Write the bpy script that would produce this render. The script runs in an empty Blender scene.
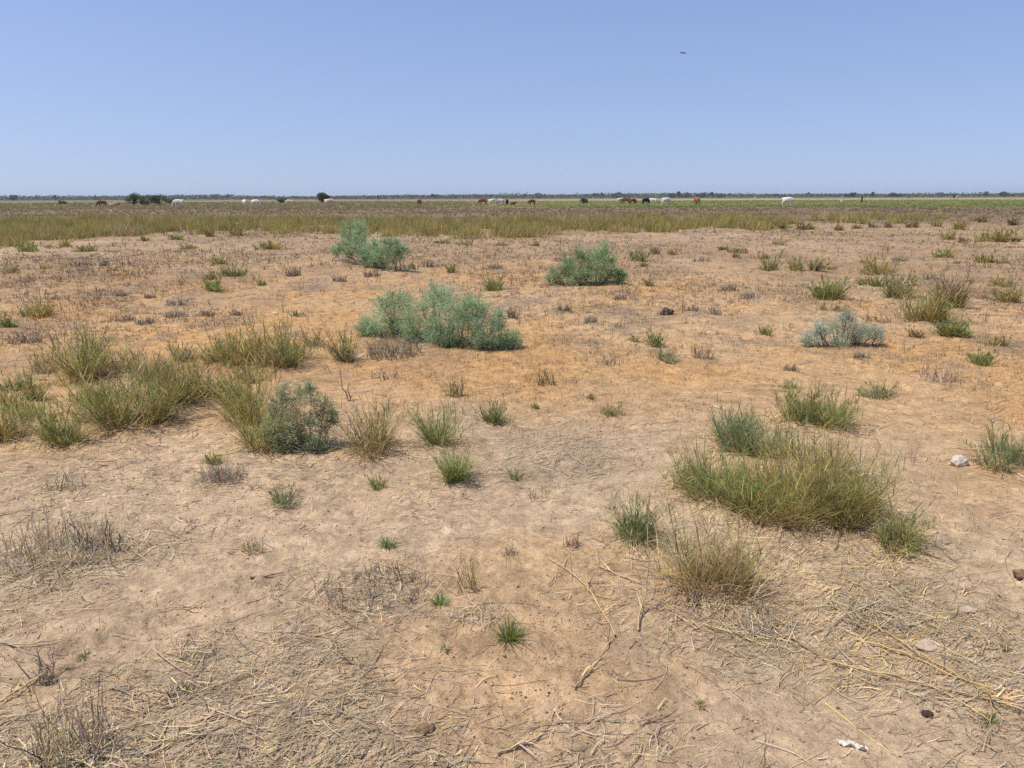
import bpy, math
import numpy as np
from mathutils import Matrix, Vector

R = np.random.default_rng(7)
SC = bpy.context.scene
COL = SC.collection
rad = math.radians

# ------------------------------------------------------------------ camera
F_PX = 769.0
CAM_H = 1.6
PITCH = math.atan(186.5 / F_PX)
ROLL = rad(0.22)
cF = np.array([0, math.cos(PITCH), -math.sin(PITCH)])
r0 = np.array([1.0, 0, 0]); u0 = np.array([0, math.sin(PITCH), math.cos(PITCH)])
cR = math.cos(ROLL) * r0 - math.sin(ROLL) * u0
cU = math.sin(ROLL) * r0 + math.cos(ROLL) * u0
cam_d = bpy.data.cameras.new('camera')
cam_d.sensor_width = 36.0
cam_d.lens = F_PX / 1024 * 36
cam_d.clip_start = 0.05
cam_d.clip_end = 20000
cam = bpy.data.objects.new('camera', cam_d)
COL.objects.link(cam)
M = Matrix.Identity(4)
for i in range(3):
    M[i][0] = cR[i]; M[i][1] = cU[i]; M[i][2] = -cF[i]
M[2][3] = CAM_H
cam.matrix_world = M
SC.camera = cam

# ------------------------------------------------------------------ noise and ground height
PT = np.random.default_rng(3).permutation(1024)
VT = np.random.default_rng(4).random(1024)


def vn(x, y, seed=0):
    """smooth value noise, -1..1"""
    x = np.asarray(x, float); y = np.asarray(y, float)
    xi = np.floor(x).astype(int); yi = np.floor(y).astype(int)
    fx = x - xi; fy = y - yi
    fx = fx * fx * fx * (fx * (fx * 6 - 15) + 10); fy = fy * fy * fy * (fy * (fy * 6 - 15) + 10)

    def hsh(a, b):
        return VT[PT[(PT[(a + seed * 57) & 1023] + b) & 1023]]
    v = (hsh(xi, yi) * (1 - fx) + hsh(xi + 1, yi) * fx) * (1 - fy) + (hsh(xi, yi + 1) * (1 - fx) + hsh(xi + 1, yi + 1) * fx) * fy
    return v * 2 - 1


def fbm(x, y, seed=0, octs=4):
    s = 0; a = 1.0; n = 0
    for o in range(octs):
        s = s + a * vn(x * 2 ** o + 13.7 * o, y * 2 ** o + 5.1 * o, seed + o); n += a; a *= 0.5
    return s / n


def ss(a, b, x):
    t = np.clip((np.asarray(x, float) - a) / (b - a), 0, 1)
    return t * t * (3 - 2 * t)


def prints(x, y):
    """hoof prints: shallow pits with a soft rim, one to some cells of a loose grid"""
    c = 0.30
    xi = np.floor(x / c).astype(int); yi = np.floor(y / c).astype(int)
    out = np.zeros(np.shape(x))
    for i in (-1, 0, 1):
        for j in (-1, 0, 1):
            a = xi + i; b = yi + j
            k = PT[(PT[a & 1023] + b) & 1023]
            cx = (a + .1 + .8 * VT[k]) * c; cy = (b + .1 + .8 * VT[(k * 7 + 3) & 1023]) * c
            on = VT[(k * 5 + 11) & 1023] < .55
            rd = .030 + .032 * VT[(k * 3 + 5) & 1023]
            el = .7 + .6 * VT[(k * 11 + 7) & 1023]
            q = (((x - cx) * el) ** 2 + ((y - cy) / el) ** 2) / (rd * rd)
            out = out + np.where(on, -.013 * np.exp(-np.minimum(q * q, 30)) + .006 * np.exp(-np.minimum((np.sqrt(q) - 1.45) ** 2 * 6, 30)), 0)
    return out


MOUNDS = []      # x, y, radius, height


def ground_h(x, y):
    x = np.asarray(x, float); y = np.asarray(y, float)
    d = np.hypot(x, y)
    fine = 1 - ss(12, 40, d)
    h = 0.035 * vn(x * 0.7, y * 0.7, 1) + 0.016 * vn(x * 2.1, y * 2.1, 2)
    h = h + fine * (0.010 * vn(x * 5.3, y * 5.3, 3) + 0.0048 * vn(x * 13, y * 13, 5) + 0.0032 * vn(x * 31, y * 31, 6))
    rough = ss(-0.1, 0.5, fbm(x * 0.9, y * 0.9, 21))
    h = h + fine * rough * (0.011 * np.abs(vn(x * 9, y * 9, 8)) + 0.007 * np.abs(vn(x * 22, y * 22, 9)))
    h = h + fine * prints(x, y) * (.35 + .65 * ss(-.3, .3, fbm(x * .7, y * .7, 23)))
    h = h + 0.05 * vn(x * 0.12, y * 0.12, 7) * ss(5, 30, d)
    for mx, my, mr, mh in MOUNDS:
        q = ((x - mx) ** 2 + (y - my) ** 2) / (mr * mr)
        h = h + mh * np.exp(-np.minimum(q, 30))
    return h


def ray(u, v):
    return cF + cR * ((u - 512) / F_PX) - cU * ((v - 384) / F_PX)


def at(u, v):
    """ground point seen at a photo position, and metres per pixel there"""
    d = ray(u, v)
    z = 0.0
    for _ in range(6):
        t = (z - CAM_H) / d[2]
        z = float(ground_h(d[0] * t, d[1] * t))
    return np.array([d[0] * t, d[1] * t, z]), t / F_PX


def at_dist(u, dist):
    """ground point in the direction of photo column u at a given depth"""
    d = ray(u, 197.5)
    t = dist / d[1]
    x, y = d[0] * t, d[1] * t
    return np.array([x, y, float(ground_h(x, y))])


# ------------------------------------------------------------------ materials
def new_mat(name):
    m = bpy.data.materials.new(name)
    m.use_nodes = True
    nt = m.node_tree
    nt.nodes.clear()
    out = nt.nodes.new('ShaderNodeOutputMaterial')
    return m, nt, out


def N(nt, typ, **kw):
    n = nt.nodes.new(typ)
    for k, v in kw.items():
        if k in n.inputs.keys():
            n.inputs[k].default_value = v
        else:
            setattr(n, k, v)
    return n


def mix_rgb(nt, blend='MIX', fac=None, a=None, b=None):
    n = nt.nodes.new('ShaderNodeMix'); n.data_type = 'RGBA'; n.blend_type = blend
    for sock, val in ((n.inputs[0], fac), (n.inputs[6], a), (n.inputs[7], b)):
        if val is None:
            continue
        if hasattr(val, 'links'):
            nt.links.new(val, sock)
        elif isinstance(val, (int, float)):
            sock.default_value = val
        else:
            sock.default_value = (*val, 1) if len(val) == 3 else val
    return n.outputs[2]


def math_n(nt, op, a, b=None, c=None):
    n = nt.nodes.new('ShaderNodeMath'); n.operation = op
    for i, val in enumerate((a, b, c)):
        if val is None:
            continue
        if hasattr(val, 'links'):
            nt.links.new(val, n.inputs[i])
        else:
            n.inputs[i].default_value = val
    return n.outputs[0]


def plant_mat(name, trans=0.25, rough=0.6, spec=0.25):
    m, nt, out = new_mat(name)
    at_ = N(nt, 'ShaderNodeAttribute', attribute_name='Col')
    geo = nt.nodes.new('ShaderNodeNewGeometry')
    noi = N(nt, 'ShaderNodeTexNoise', Scale=9.0, Detail=2.0)
    nt.links.new(geo.outputs['Position'], noi.inputs['Vector'])
    f = math_n(nt, 'MULTIPLY_ADD', noi.outputs['Fac'], 0.7, 0.65)
    cc = nt.nodes.new('ShaderNodeCombineColor')
    for i in range(3):
        nt.links.new(f, cc.inputs[i])
    colr = mix_rgb(nt, 'MULTIPLY', 1.0, at_.outputs['Color'], cc.outputs[0])
    p = N(nt, 'ShaderNodeBsdfPrincipled', Roughness=rough)
    p.inputs['Specular IOR Level'].default_value = spec
    nt.links.new(colr, p.inputs['Base Color'])
    if trans > 0:
        tr = nt.nodes.new('ShaderNodeBsdfTranslucent')
        nt.links.new(colr, tr.inputs['Color'])
        mx = nt.nodes.new('ShaderNodeMixShader'); mx.inputs[0].default_value = trans
        nt.links.new(p.outputs[0], mx.inputs[1]); nt.links.new(tr.outputs[0], mx.inputs[2])
        nt.links.new(mx.outputs[0], out.inputs['Surface'])
    else:
        nt.links.new(p.outputs[0], out.inputs['Surface'])
    return m


MAT_GRASS = plant_mat('grass_blades', 0.4)
MAT_LEAF = plant_mat('shrub_leaves', 0.45, 0.65, 0.2)
MAT_DRY = plant_mat('dry_straw', 0.12, 0.7, 0.2)
MAT_TWIG = plant_mat('dead_twigs', 0.0, 0.85, 0.15)
MAT_TREE = plant_mat('tree_leaves', 0.2, 0.7, 0.15)


def solid_mat(name, colr, rough=0.8, var=0.35, scale=6.0, colr2=None, bump=0.0):
    m, nt, out = new_mat(name)
    tc = nt.nodes.new('ShaderNodeTexCoord')
    noi = N(nt, 'ShaderNodeTexNoise', Scale=scale, Detail=5.0)
    nt.links.new(tc.outputs['Object'], noi.inputs['Vector'])
    c2 = colr2 or tuple(c * (1 - var) for c in colr)
    ramp = nt.nodes.new('ShaderNodeValToRGB')
    ramp.color_ramp.elements[0].position = 0.38; ramp.color_ramp.elements[1].position = 0.62
    ramp.color_ramp.elements[0].color = (*c2, 1); ramp.color_ramp.elements[1].color = (*colr, 1)
    nt.links.new(noi.outputs['Fac'], ramp.inputs[0])
    p = N(nt, 'ShaderNodeBsdfPrincipled', Roughness=rough)
    p.inputs['Specular IOR Level'].default_value = 0.2
    nt.links.new(ramp.outputs[0], p.inputs['Base Color'])
    if bump:
        b = N(nt, 'ShaderNodeBump', Strength=0.7, Distance=bump)
        n2 = N(nt, 'ShaderNodeTexNoise', Scale=scale * 5, Detail=4.0)
        nt.links.new(tc.outputs['Object'], n2.inputs['Vector'])
        nt.links.new(n2.outputs['Fac'], b.inputs['Height'])
        nt.links.new(b.outputs[0], p.inputs['Normal'])
    nt.links.new(p.outputs[0], out.inputs['Surface'])
    return m


# ------------------------------------------------------------------ mesh building
def raw_mesh(name, V, Q, C=None, mat=None, smooth=False, T=None):
    """V (n,3), Q (m,4) quads, T (k,3) triangles, C (n,3) colour per vertex"""
    me = bpy.data.meshes.new(name)
    V = np.asarray(V, np.float32).reshape(-1, 3)
    Q = np.asarray(Q, np.int32).reshape(-1, 4) if Q is not None else np.zeros((0, 4), np.int32)
    T = np.asarray(T, np.int32).reshape(-1, 3) if T is not None else np.zeros((0, 3), np.int32)
    me.vertices.add(len(V)); me.vertices.foreach_set('co', V.ravel())
    me.loops.add(Q.size + T.size)
    me.loops.foreach_set('vertex_index', np.concatenate([Q.ravel(), T.ravel()]))
    nq, ntr = len(Q), len(T)
    me.polygons.add(nq + ntr)
    me.polygons.foreach_set('loop_start', np.concatenate([np.arange(nq) * 4, nq * 4 + np.arange(ntr) * 3]).astype(np.int32))
    if smooth:
        me.polygons.foreach_set('use_smooth', np.ones(nq + ntr, bool))
    if C is not None:
        a = me.color_attributes.new('Col', 'FLOAT_COLOR', 'POINT')
        C4 = np.ones((len(V), 4), np.float32); C4[:, :3] = np.clip(np.asarray(C).reshape(-1, 3), 0.002, 0.95)
        a.data.foreach_set('color', C4.ravel())
    me.update(calc_edges=True)
    me.validate()
    if mat:
        me.materials.append(mat)
    return me


class Geo:
    """collects pieces of one mesh"""

    def __init__(self):
        self.V = []; self.Q = []; self.C = []; self.n = 0

    def add(self, V, Q, C):
        V = np.asarray(V).reshape(-1, 3); C = np.asarray(C).reshape(-1, 3)
        self.V.append(V); self.Q.append(np.asarray(Q).reshape(-1, 4) + self.n); self.C.append(C); self.n += len(V)
        return self

    def obj(self, name, mat, parent=None, origin=(0, 0, 0), smooth=False):
        V = np.concatenate(self.V) - np.asarray(origin)
        me = raw_mesh(name, V, np.concatenate(self.Q), np.concatenate(self.C), mat, smooth)
        o = bpy.data.objects.new(name, me)
        COL.objects.link(o)
        if parent is not None:
            o.parent = parent
        else:
            o.location = origin
        return o


def empty(name, loc):
    o = bpy.data.objects.new(name, None)
    o.empty_display_size = 0.2
    COL.objects.link(o); o.location = loc
    return o


def tag(o, label=None, cat=None, group=None, kind=None):
    if label: o['label'] = label
    if cat: o['category'] = cat
    if group: o['group'] = group
    if kind: o['kind'] = kind
    return o


def blades(base, az, lean, length, width, droop, cb, ct, S=4, prof=1.6):
    """tapering curved leaf strips; arrays of N"""
    n = len(base)
    t = np.linspace(0, 1, S + 1)
    th = lean[:, None] + droop[:, None] * t[None, :]
    dl = length[:, None] / S
    tm = (th[:, 1:] + th[:, :-1]) / 2
    hor = np.concatenate([np.zeros((n, 1)), np.cumsum(np.sin(tm) * dl, 1)], 1)
    ver = np.concatenate([np.zeros((n, 1)), np.cumsum(np.cos(tm) * dl, 1)], 1)
    P = np.empty((n, S + 1, 3))
    P[:, :, 0] = base[:, None, 0] + hor * np.cos(az)[:, None]
    P[:, :, 1] = base[:, None, 1] + hor * np.sin(az)[:, None]
    P[:, :, 2] = base[:, None, 2] + ver
    ph = R.random(n) * math.pi * 2
    side = np.stack([np.cos(ph), np.sin(ph), np.zeros(n)], 1)
    w = width[:, None] * 0.5 * (1 - 0.93 * t[None, :] ** prof)
    V = np.empty((n, S + 1, 2, 3))
    V[:, :, 0] = P - side[:, None] * w[:, :, None]
    V[:, :, 1] = P + side[:, None] * w[:, :, None]
    idx = np.arange(n * (S + 1) * 2).reshape(n, S + 1, 2)
    Q = np.stack([idx[:, :-1, 0], idx[:, :-1, 1], idx[:, 1:, 1], idx[:, 1:, 0]], -1)
    k = (t ** 0.8)[None, :, None]
    C = cb[:, None] * (1 - k) + ct[:, None] * k
    C = np.repeat(C[:, :, None], 2, 2)
    return V, Q, C


def tubes(P, rr, C):
    """three-sided twigs: P (n,k,3), rr (n,k), C (n,3)"""
    n, k, _ = P.shape
    d = P[:, -1] - P[:, 0]
    d = d / (np.linalg.norm(d, axis=1, keepdims=True) + 1e-9)
    ref = np.where(np.abs(d[:, 2:3]) > 0.8, np.array([[1.0, 0, 0]]), np.array([[0, 0, 1.0]]))
    a = np.cross(d, ref); a /= np.linalg.norm(a, axis=1, keepdims=True) + 1e-9
    b = np.cross(d, a)
    V = np.empty((n, k, 3, 3))
    for j in range(3):
        an = j * 2 * math.pi / 3 + 0.5
        V[:, :, j] = P + (a[:, None] * math.cos(an) + b[:, None] * math.sin(an)) * rr[:, :, None]
    idx = np.arange(n * k * 3).reshape(n, k, 3)
    qs = []
    for j in range(3):
        j2 = (j + 1) % 3
        qs.append(np.stack([idx[:, :-1, j], idx[:, :-1, j2], idx[:, 1:, j2], idx[:, 1:, j]], -1))
    Q = np.concatenate(qs, 1)
    CC = np.broadcast_to(C[:, None, None, :], V.shape)
    return V, Q, CC


def jit(c, n, s=0.2, hue=0.08):
    c = np.asarray(c)
    return c[None] * (1 + s * R.standard_normal((n, 1))) * (1 + hue * R.standard_normal((n, 3)))


def pick(cols, wts, n, s=0.2, hue=0.06):
    cols = np.asarray(cols); i = R.choice(len(cols), n, p=np.asarray(wts) / np.sum(wts))
    return np.clip(cols[i] * (1 + s * R.standard_normal((n, 1))) * (1 + hue * R.standard_normal((n, 3))), 0.01, 0.9)


GREEN = (0.25, 0.30, 0.09)
BRIGHT = (0.265, 0.35, 0.10)
OLIVE = (0.39, 0.355, 0.105)
YELLOW = (0.48, 0.385, 0.105)
BLUEG = (0.25, 0.305, 0.16)
STRAW = (0.58, 0.44, 0.235)
GOLD = (0.58, 0.40, 0.17)
RUST = (0.29, 0.17, 0.08)
DEAD = (0.315, 0.245, 0.175)
GREYD = (0.46, 0.385, 0.28)
DARK = (0.14, 0.10, 0.075)

# kind: (tip colours, weights, base colours, weights, straw share, spread of lean)
KIND = {
    'olive': ([OLIVE, GREEN, YELLOW, BRIGHT], [5, 3, 2, 1], [STRAW, RUST, OLIVE], [3, 2, 4], 0.30, 1.0),
    'green': ([GREEN, BRIGHT, OLIVE], [4, 4, 2], [OLIVE, STRAW, GREEN], [3, 1, 4], 0.14, 1.0),
    'straw': ([OLIVE, STRAW, GREEN, YELLOW], [4, 3, 3, 3], [STRAW, RUST, GOLD], [4, 2, 2], 0.55, 1.15),
    'blue': ([BLUEG, GREEN, BRIGHT], [5, 3, 1], [OLIVE, STRAW, BLUEG], [3, 2, 4], 0.22, 1.0),
    'dark': ([OLIVE, GREEN, RUST, DEAD], [4, 3, 2, 2], [RUST, DEAD, OLIVE], [3, 2, 2], 0.25, 0.9),
    'fade': ([OLIVE, GREYD, YELLOW, DEAD], [4, 2, 2, 2], [DEAD, STRAW], [2, 2], 0.35, 1.0),
}


def disc(n, rx, ry):
    a = R.random(n) * 2 * math.pi
    r = np.sqrt(R.random(n))
    return r, a, np.stack([r * np.cos(a) * rx, r * np.sin(a) * ry], 1)


def tuft_geo(kind, w, h, d, x0, y0, dens=1.0, z_off=0.0):
    tipc, tw, basec, bwt, strawf, sp = KIND[kind]
    bw = max(0.0038, 0.00100 * d)
    wb = max(.72 * w, w - .3 * h)                    # breadth at the root; the blades splay out to w
    # several sub-bunches so that the outline is uneven
    nb = max(1, int(wb / max(0.13, 0.014 * d)) + 1)
    _, _, bc = disc(nb, 0.42 * wb, 0.34 * wb)
    hs = R.uniform(0.45, 1.1, nb)
    br = 0.20 * wb if nb > 2 else 0.32 * wb
    bt = pick(tipc, tw, nb, .22, .06)               # each bunch has a tone of its own
    bl_az = R.random(nb) * 6.283; bl = np.abs(R.normal(0, .22, nb))

    def stand(n, lo, hi, lean_s):
        which = R.integers(0, nb, n)
        r, a, off = disc(n, br, br)
        base = np.zeros((n, 3)); base[:, :2] = bc[which] + off
        az = np.arctan2(base[:, 1] * .5 + off[:, 1], base[:, 0] * .5 + off[:, 0]) + R.normal(0, 1.1, n)
        rr = np.hypot(base[:, 0], base[:, 1]) / (0.5 * w)
        lean = np.abs(R.normal(0.08, lean_s, n)) * sp + 0.24 * r * sp + 0.16 * rr
        # the whole bunch tips over a little
        vx = np.sin(lean) * np.cos(az) + bl[which] * np.cos(bl_az[which]); vy = np.sin(lean) * np.sin(az) + bl[which] * np.sin(bl_az[which])
        az = np.arctan2(vy, vx); lean = np.arcsin(np.clip(np.hypot(vx, vy), 0, .97))
        L = h * hs[which] * R.uniform(lo, hi, n) / np.cos(np.clip(lean, 0, 0.6))
        base[:, 2] = ground_h(base[:, 0] + x0, base[:, 1] + y0) - z_off - 0.01
        ct = pick(tipc, tw, n)
        mk = (R.random(n) < .55)[:, None]
        ct = np.where(mk, bt[which] * (1 + .14 * R.standard_normal((n, 1))), ct)
        dry = (R.random(n) < strawf * .4)[:, None]
        sc_ = pick([STRAW, GOLD, GREYD], [5, 2, 2], n)
        return base, az, lean, L, np.where(dry, sc_, ct), dry, sc_

    # basal blades
    n = int(np.clip(5.2 * w / bw * dens, 40, 2200))
    base, az, lean, L, ct, dry, sc_ = stand(n, .3, .95, .32)
    cb = np.where(dry, sc_ * .9, pick(basec, bwt, n))
    g = Geo().add(*blades(base, az, lean, L, bw * R.uniform(0.6, 1.35, n), R.normal(0.34, 0.45, n) * sp, cb, ct))
    # culms that carry short side leaves all the way up
    nc = int(np.clip(0.8 * w / bw * dens, 12, 330))
    base, az, lean, L, ct, dry, sc_ = stand(nc, .6, 1.15, .24)
    k = 6; t = np.linspace(0, 1, k)
    dr = R.normal(.22, .3, nc)
    th = lean[:, None] + dr[:, None] * t[None]
    P = np.empty((nc, k, 3)); P[:, 0] = base
    for q in range(1, k):
        P[:, q, 0] = P[:, q - 1, 0] + np.sin(th[:, q]) * np.cos(az) * L / (k - 1)
        P[:, q, 1] = P[:, q - 1, 1] + np.sin(th[:, q]) * np.sin(az) * L / (k - 1)
        P[:, q, 2] = P[:, q - 1, 2] + np.cos(th[:, q]) * L / (k - 1)
    cc = pick([STRAW, OLIVE, RUST, GREEN], [3, 3, 1.5, 2], nc)
    g.add(*tubes(P, bw * .3 * np.linspace(1.2, .5, k)[None] * np.ones((nc, 1)), cc))
    nl = 9
    f = R.uniform(.18, 1, (nc, nl)); sg = np.minimum((f * (k - 1)).astype(int), k - 2); fr = f * (k - 1) - sg
    ii = np.arange(nc)[:, None]
    B = (P[ii, sg] * (1 - fr[..., None]) + P[ii, sg + 1] * fr[..., None]).reshape(-1, 3)
    m = nc * nl
    lc = np.repeat(ct, nl, 0) * (1 + .15 * R.standard_normal((m, 1)))
    ll = np.repeat(np.maximum(h, .12), m) * R.uniform(.12, .34, m)
    g.add(*blades(B, R.random(m) * 6.283, np.abs(R.normal(.55, .35, m)), ll, bw * R.uniform(.6, 1.25, m), R.normal(.5, .5, m), lc * .92, lc, 3))
    # dry outer blades, splayed and broken
    m = int(n * strawf * 1.2) + 8
    r, a, off = disc(m, 0.50 * w, 0.42 * w)
    b2 = np.zeros((m, 3)); b2[:, :2] = off * 0.85
    b2[:, 2] = ground_h(b2[:, 0] + x0, b2[:, 1] + y0) - z_off - 0.005
    lean2 = np.clip(R.normal(0.95, 0.4, m), 0.05, 1.5)
    len2 = h * R.uniform(0.25, 0.8, m)
    c2 = pick([STRAW, GOLD, GREYD, RUST], [5, 2, 2, 1], m)
    s = Geo().add(*blades(b2, a + R.normal(0, 0.8, m), lean2, len2, bw * R.uniform(0.6, 1.2, m), R.normal(0.5, 0.5, m), c2 * 0.9, c2, 3))
    return g, s, bw


def stalks_geo(w, h, d, x0, y0, z_off, n, colr=(0.40, 0.30, 0.16)):
    _, a, off = disc(n, 0.4 * w, 0.35 * w)
    base = np.zeros((n, 3)); base[:, :2] = off
    base[:, 2] = ground_h(off[:, 0] + x0, off[:, 1] + y0) - z_off - 0.01
    L = h * R.uniform(.9, 1.25, n)
    lean = np.abs(R.normal(0.1, 0.22, n))
    k = 6
    t = np.linspace(0, 1, k)
    P = np.empty((n, k, 3))
    cur = R.normal(0.05, 0.15, n)
    for j in range(k):
        hh = L * t[j]
        P[:, j, 0] = base[:, 0] + np.cos(a) * hh * (np.sin(lean) + cur * t[j])
        P[:, j, 1] = base[:, 1] + np.sin(a) * hh * (np.sin(lean) + cur * t[j])
        P[:, j, 2] = base[:, 2] + hh * np.cos(lean)
    r0_ = max(0.0013, 0.00028 * d)
    rr = r0_ * np.array([1.1, 1.0, 0.9, 0.9, 1.9, 0.5])[None] * R.uniform(0.8, 1.3, (n, 1))
    return Geo().add(*tubes(P, rr, pick([colr, RUST, DEAD], [4, 2, 2], n)))


def px_dims(u, v, w, h):
    """base point, width and height in metres of a plant seen w x h pixels large with its lowest edge at v"""
    p, s = at(u, v)
    ang = math.atan2(CAM_H, math.hypot(p[0], p[1]))
    k = math.sin(ang)
    vc = v - 0.42 * w * k
    p, s = at(u, vc)
    d = math.hypot(p[0], p[1])
    hh = max((h - 0.35 * w * k) / math.cos(ang), 0.45 * h) * s
    return p, w * s, hh, d


def mat_geo(W, d, p, n, cols, wts, ln=0.12, zmax=0.03):
    """dry stems lying in a loose mat round a point"""
    off = R.normal(0, 0.27, (n, 2)) * W
    off[:, 1] *= 0.8
    return strands(off[:, 0] + p[0], off[:, 1] + p[1], ln * .8 * R.lognormal(-.2, .5, n), max(0.0009, .00024 * d) * np.clip(R.lognormal(-.1, .4, n), .3, 1.9), pick(cols, wts, n, .25), zmax, p)


def strands(x, y, L, r_, C, zmax=0.01, p=(0, 0, 0), az=None, k=4):
    n = len(x)
    az = R.random(n) * 6.283 if az is None else az
    cur = R.normal(0, 0.26, n)
    P = np.empty((n, k, 3))
    t = np.linspace(-.5, .5, k)
    lift = R.random(n) ** 3 * zmax
    tilt = R.normal(0, 0.35, n) * np.minimum(lift * 2, 0.5 * L) / np.maximum(L, 1e-3)
    px, py = x.copy(), y.copy()
    for j in range(k):
        a = az + cur * (t[j] * 1.3)
        P[:, j, 0] = x + np.cos(a) * t[j] * L
        P[:, j, 1] = y + np.sin(a) * t[j] * L
        P[:, j, 2] = ground_h(P[:, j, 0], P[:, j, 1]) + r_ * 0.8 + np.maximum(lift + tilt * t[j] * L, 0)
    P -= np.asarray(p)
    rr = r_[:, None] * np.linspace(1.25, .6, k)[None] * 1.25
    d = P[:, -1] - P[:, 0]
    sd = np.stack([-d[:, 1], d[:, 0], np.linalg.norm(d, axis=1) * R.normal(0, .45, n)], 1)
    sd /= np.linalg.norm(sd, axis=1, keepdims=True) + 1e-9
    V = np.stack([P - sd[:, None] * rr[..., None], P + sd[:, None] * rr[..., None]], 2)
    V[..., 2] += .3 * rr[..., None]
    idx = np.arange(n * k * 2).reshape(n, k, 2)
    Q = np.stack([idx[:, :-1, 0], idx[:, :-1, 1], idx[:, 1:, 1], idx[:, 1:, 0]], -1)
    return V, Q, np.broadcast_to(C[:, None, None], V.shape)


# ------------------------------------------------------------------ plants: grass tussocks
def tussock(u, v, w, h, kind, label, cat='grass tuft', group=None, stalks=0, dens=1.0, name='grass_tuft'):
    p, W, H, d = px_dims(u, v, w, h)
    g, s, bw = tuft_geo(kind, W, H * 1.16, d, p[0], p[1], dens, p[2])
    if w >= 40 and d < 7:
        straw = Geo().add(*mat_geo(W * 1.3, d, p, 260, (GOLD, STRAW, GREYD, RUST), (5, 5, 2, 1), .13, .03))
    if w >= 18 or h >= 20:
        root = empty(name, p)
        g.obj('green_blades', MAT_GRASS, root)
        s.obj('dry_blades', MAT_DRY, root)
        if w >= 40 and d < 7:
            straw.obj('fallen_straw', MAT_DRY, root)
        if stalks >= 5:
            stalks_geo(W, H, d, p[0], p[1], p[2], stalks).obj('seed_stalks', MAT_TWIG, root)
        else:
            for _ in range(stalks):
                stalks_geo(W, H, d, p[0], p[1], p[2], 1).obj('seed_stalk', MAT_TWIG, root)
    else:
        for V, Q, C in zip(s.V, s.Q, s.C):
            g.add(V, Q, C)
        me = raw_mesh(name, np.concatenate(g.V), np.concatenate(g.Q), np.concatenate(g.C), MAT_GRASS)
        root = bpy.data.objects.new(name, me); COL.objects.link(root); root.location = p
    return tag(root, label, cat, group)


def mound_for(u, v, w, h, k=0.05):
    p, s = at(u, v - 0.1 * w)
    MOUNDS.append((p[0], p[1], 0.55 * w * s, k))


for q in ((775, 505, 190, 0, .06), (715, 590, 90, 0, .04), (132, 428, 75, 0, .05), (180, 404, 50, 0, .04), (60, 440, 45, 0, .03), (15, 436, 45, 0, .03),
          (76, 380, 65, 0, .03), (290, 445, 90, 0, .05), (273, 366, 70, 0, .03), (815, 426, 80, 0, .04), (637, 540, 50, 0, .03), (900, 548, 50, 0, .03),
          (372, 450, 50, 0, .03), (456, 478, 38, 0, .03), (1000, 464, 70, 0, .03), (440, 342, 160, 0, .06), (585, 284, 85, 0, .06), (510, 642, 38, 0, .02), (60, 570, 120, 0, .03)):
    mound_for(*q)

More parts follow.
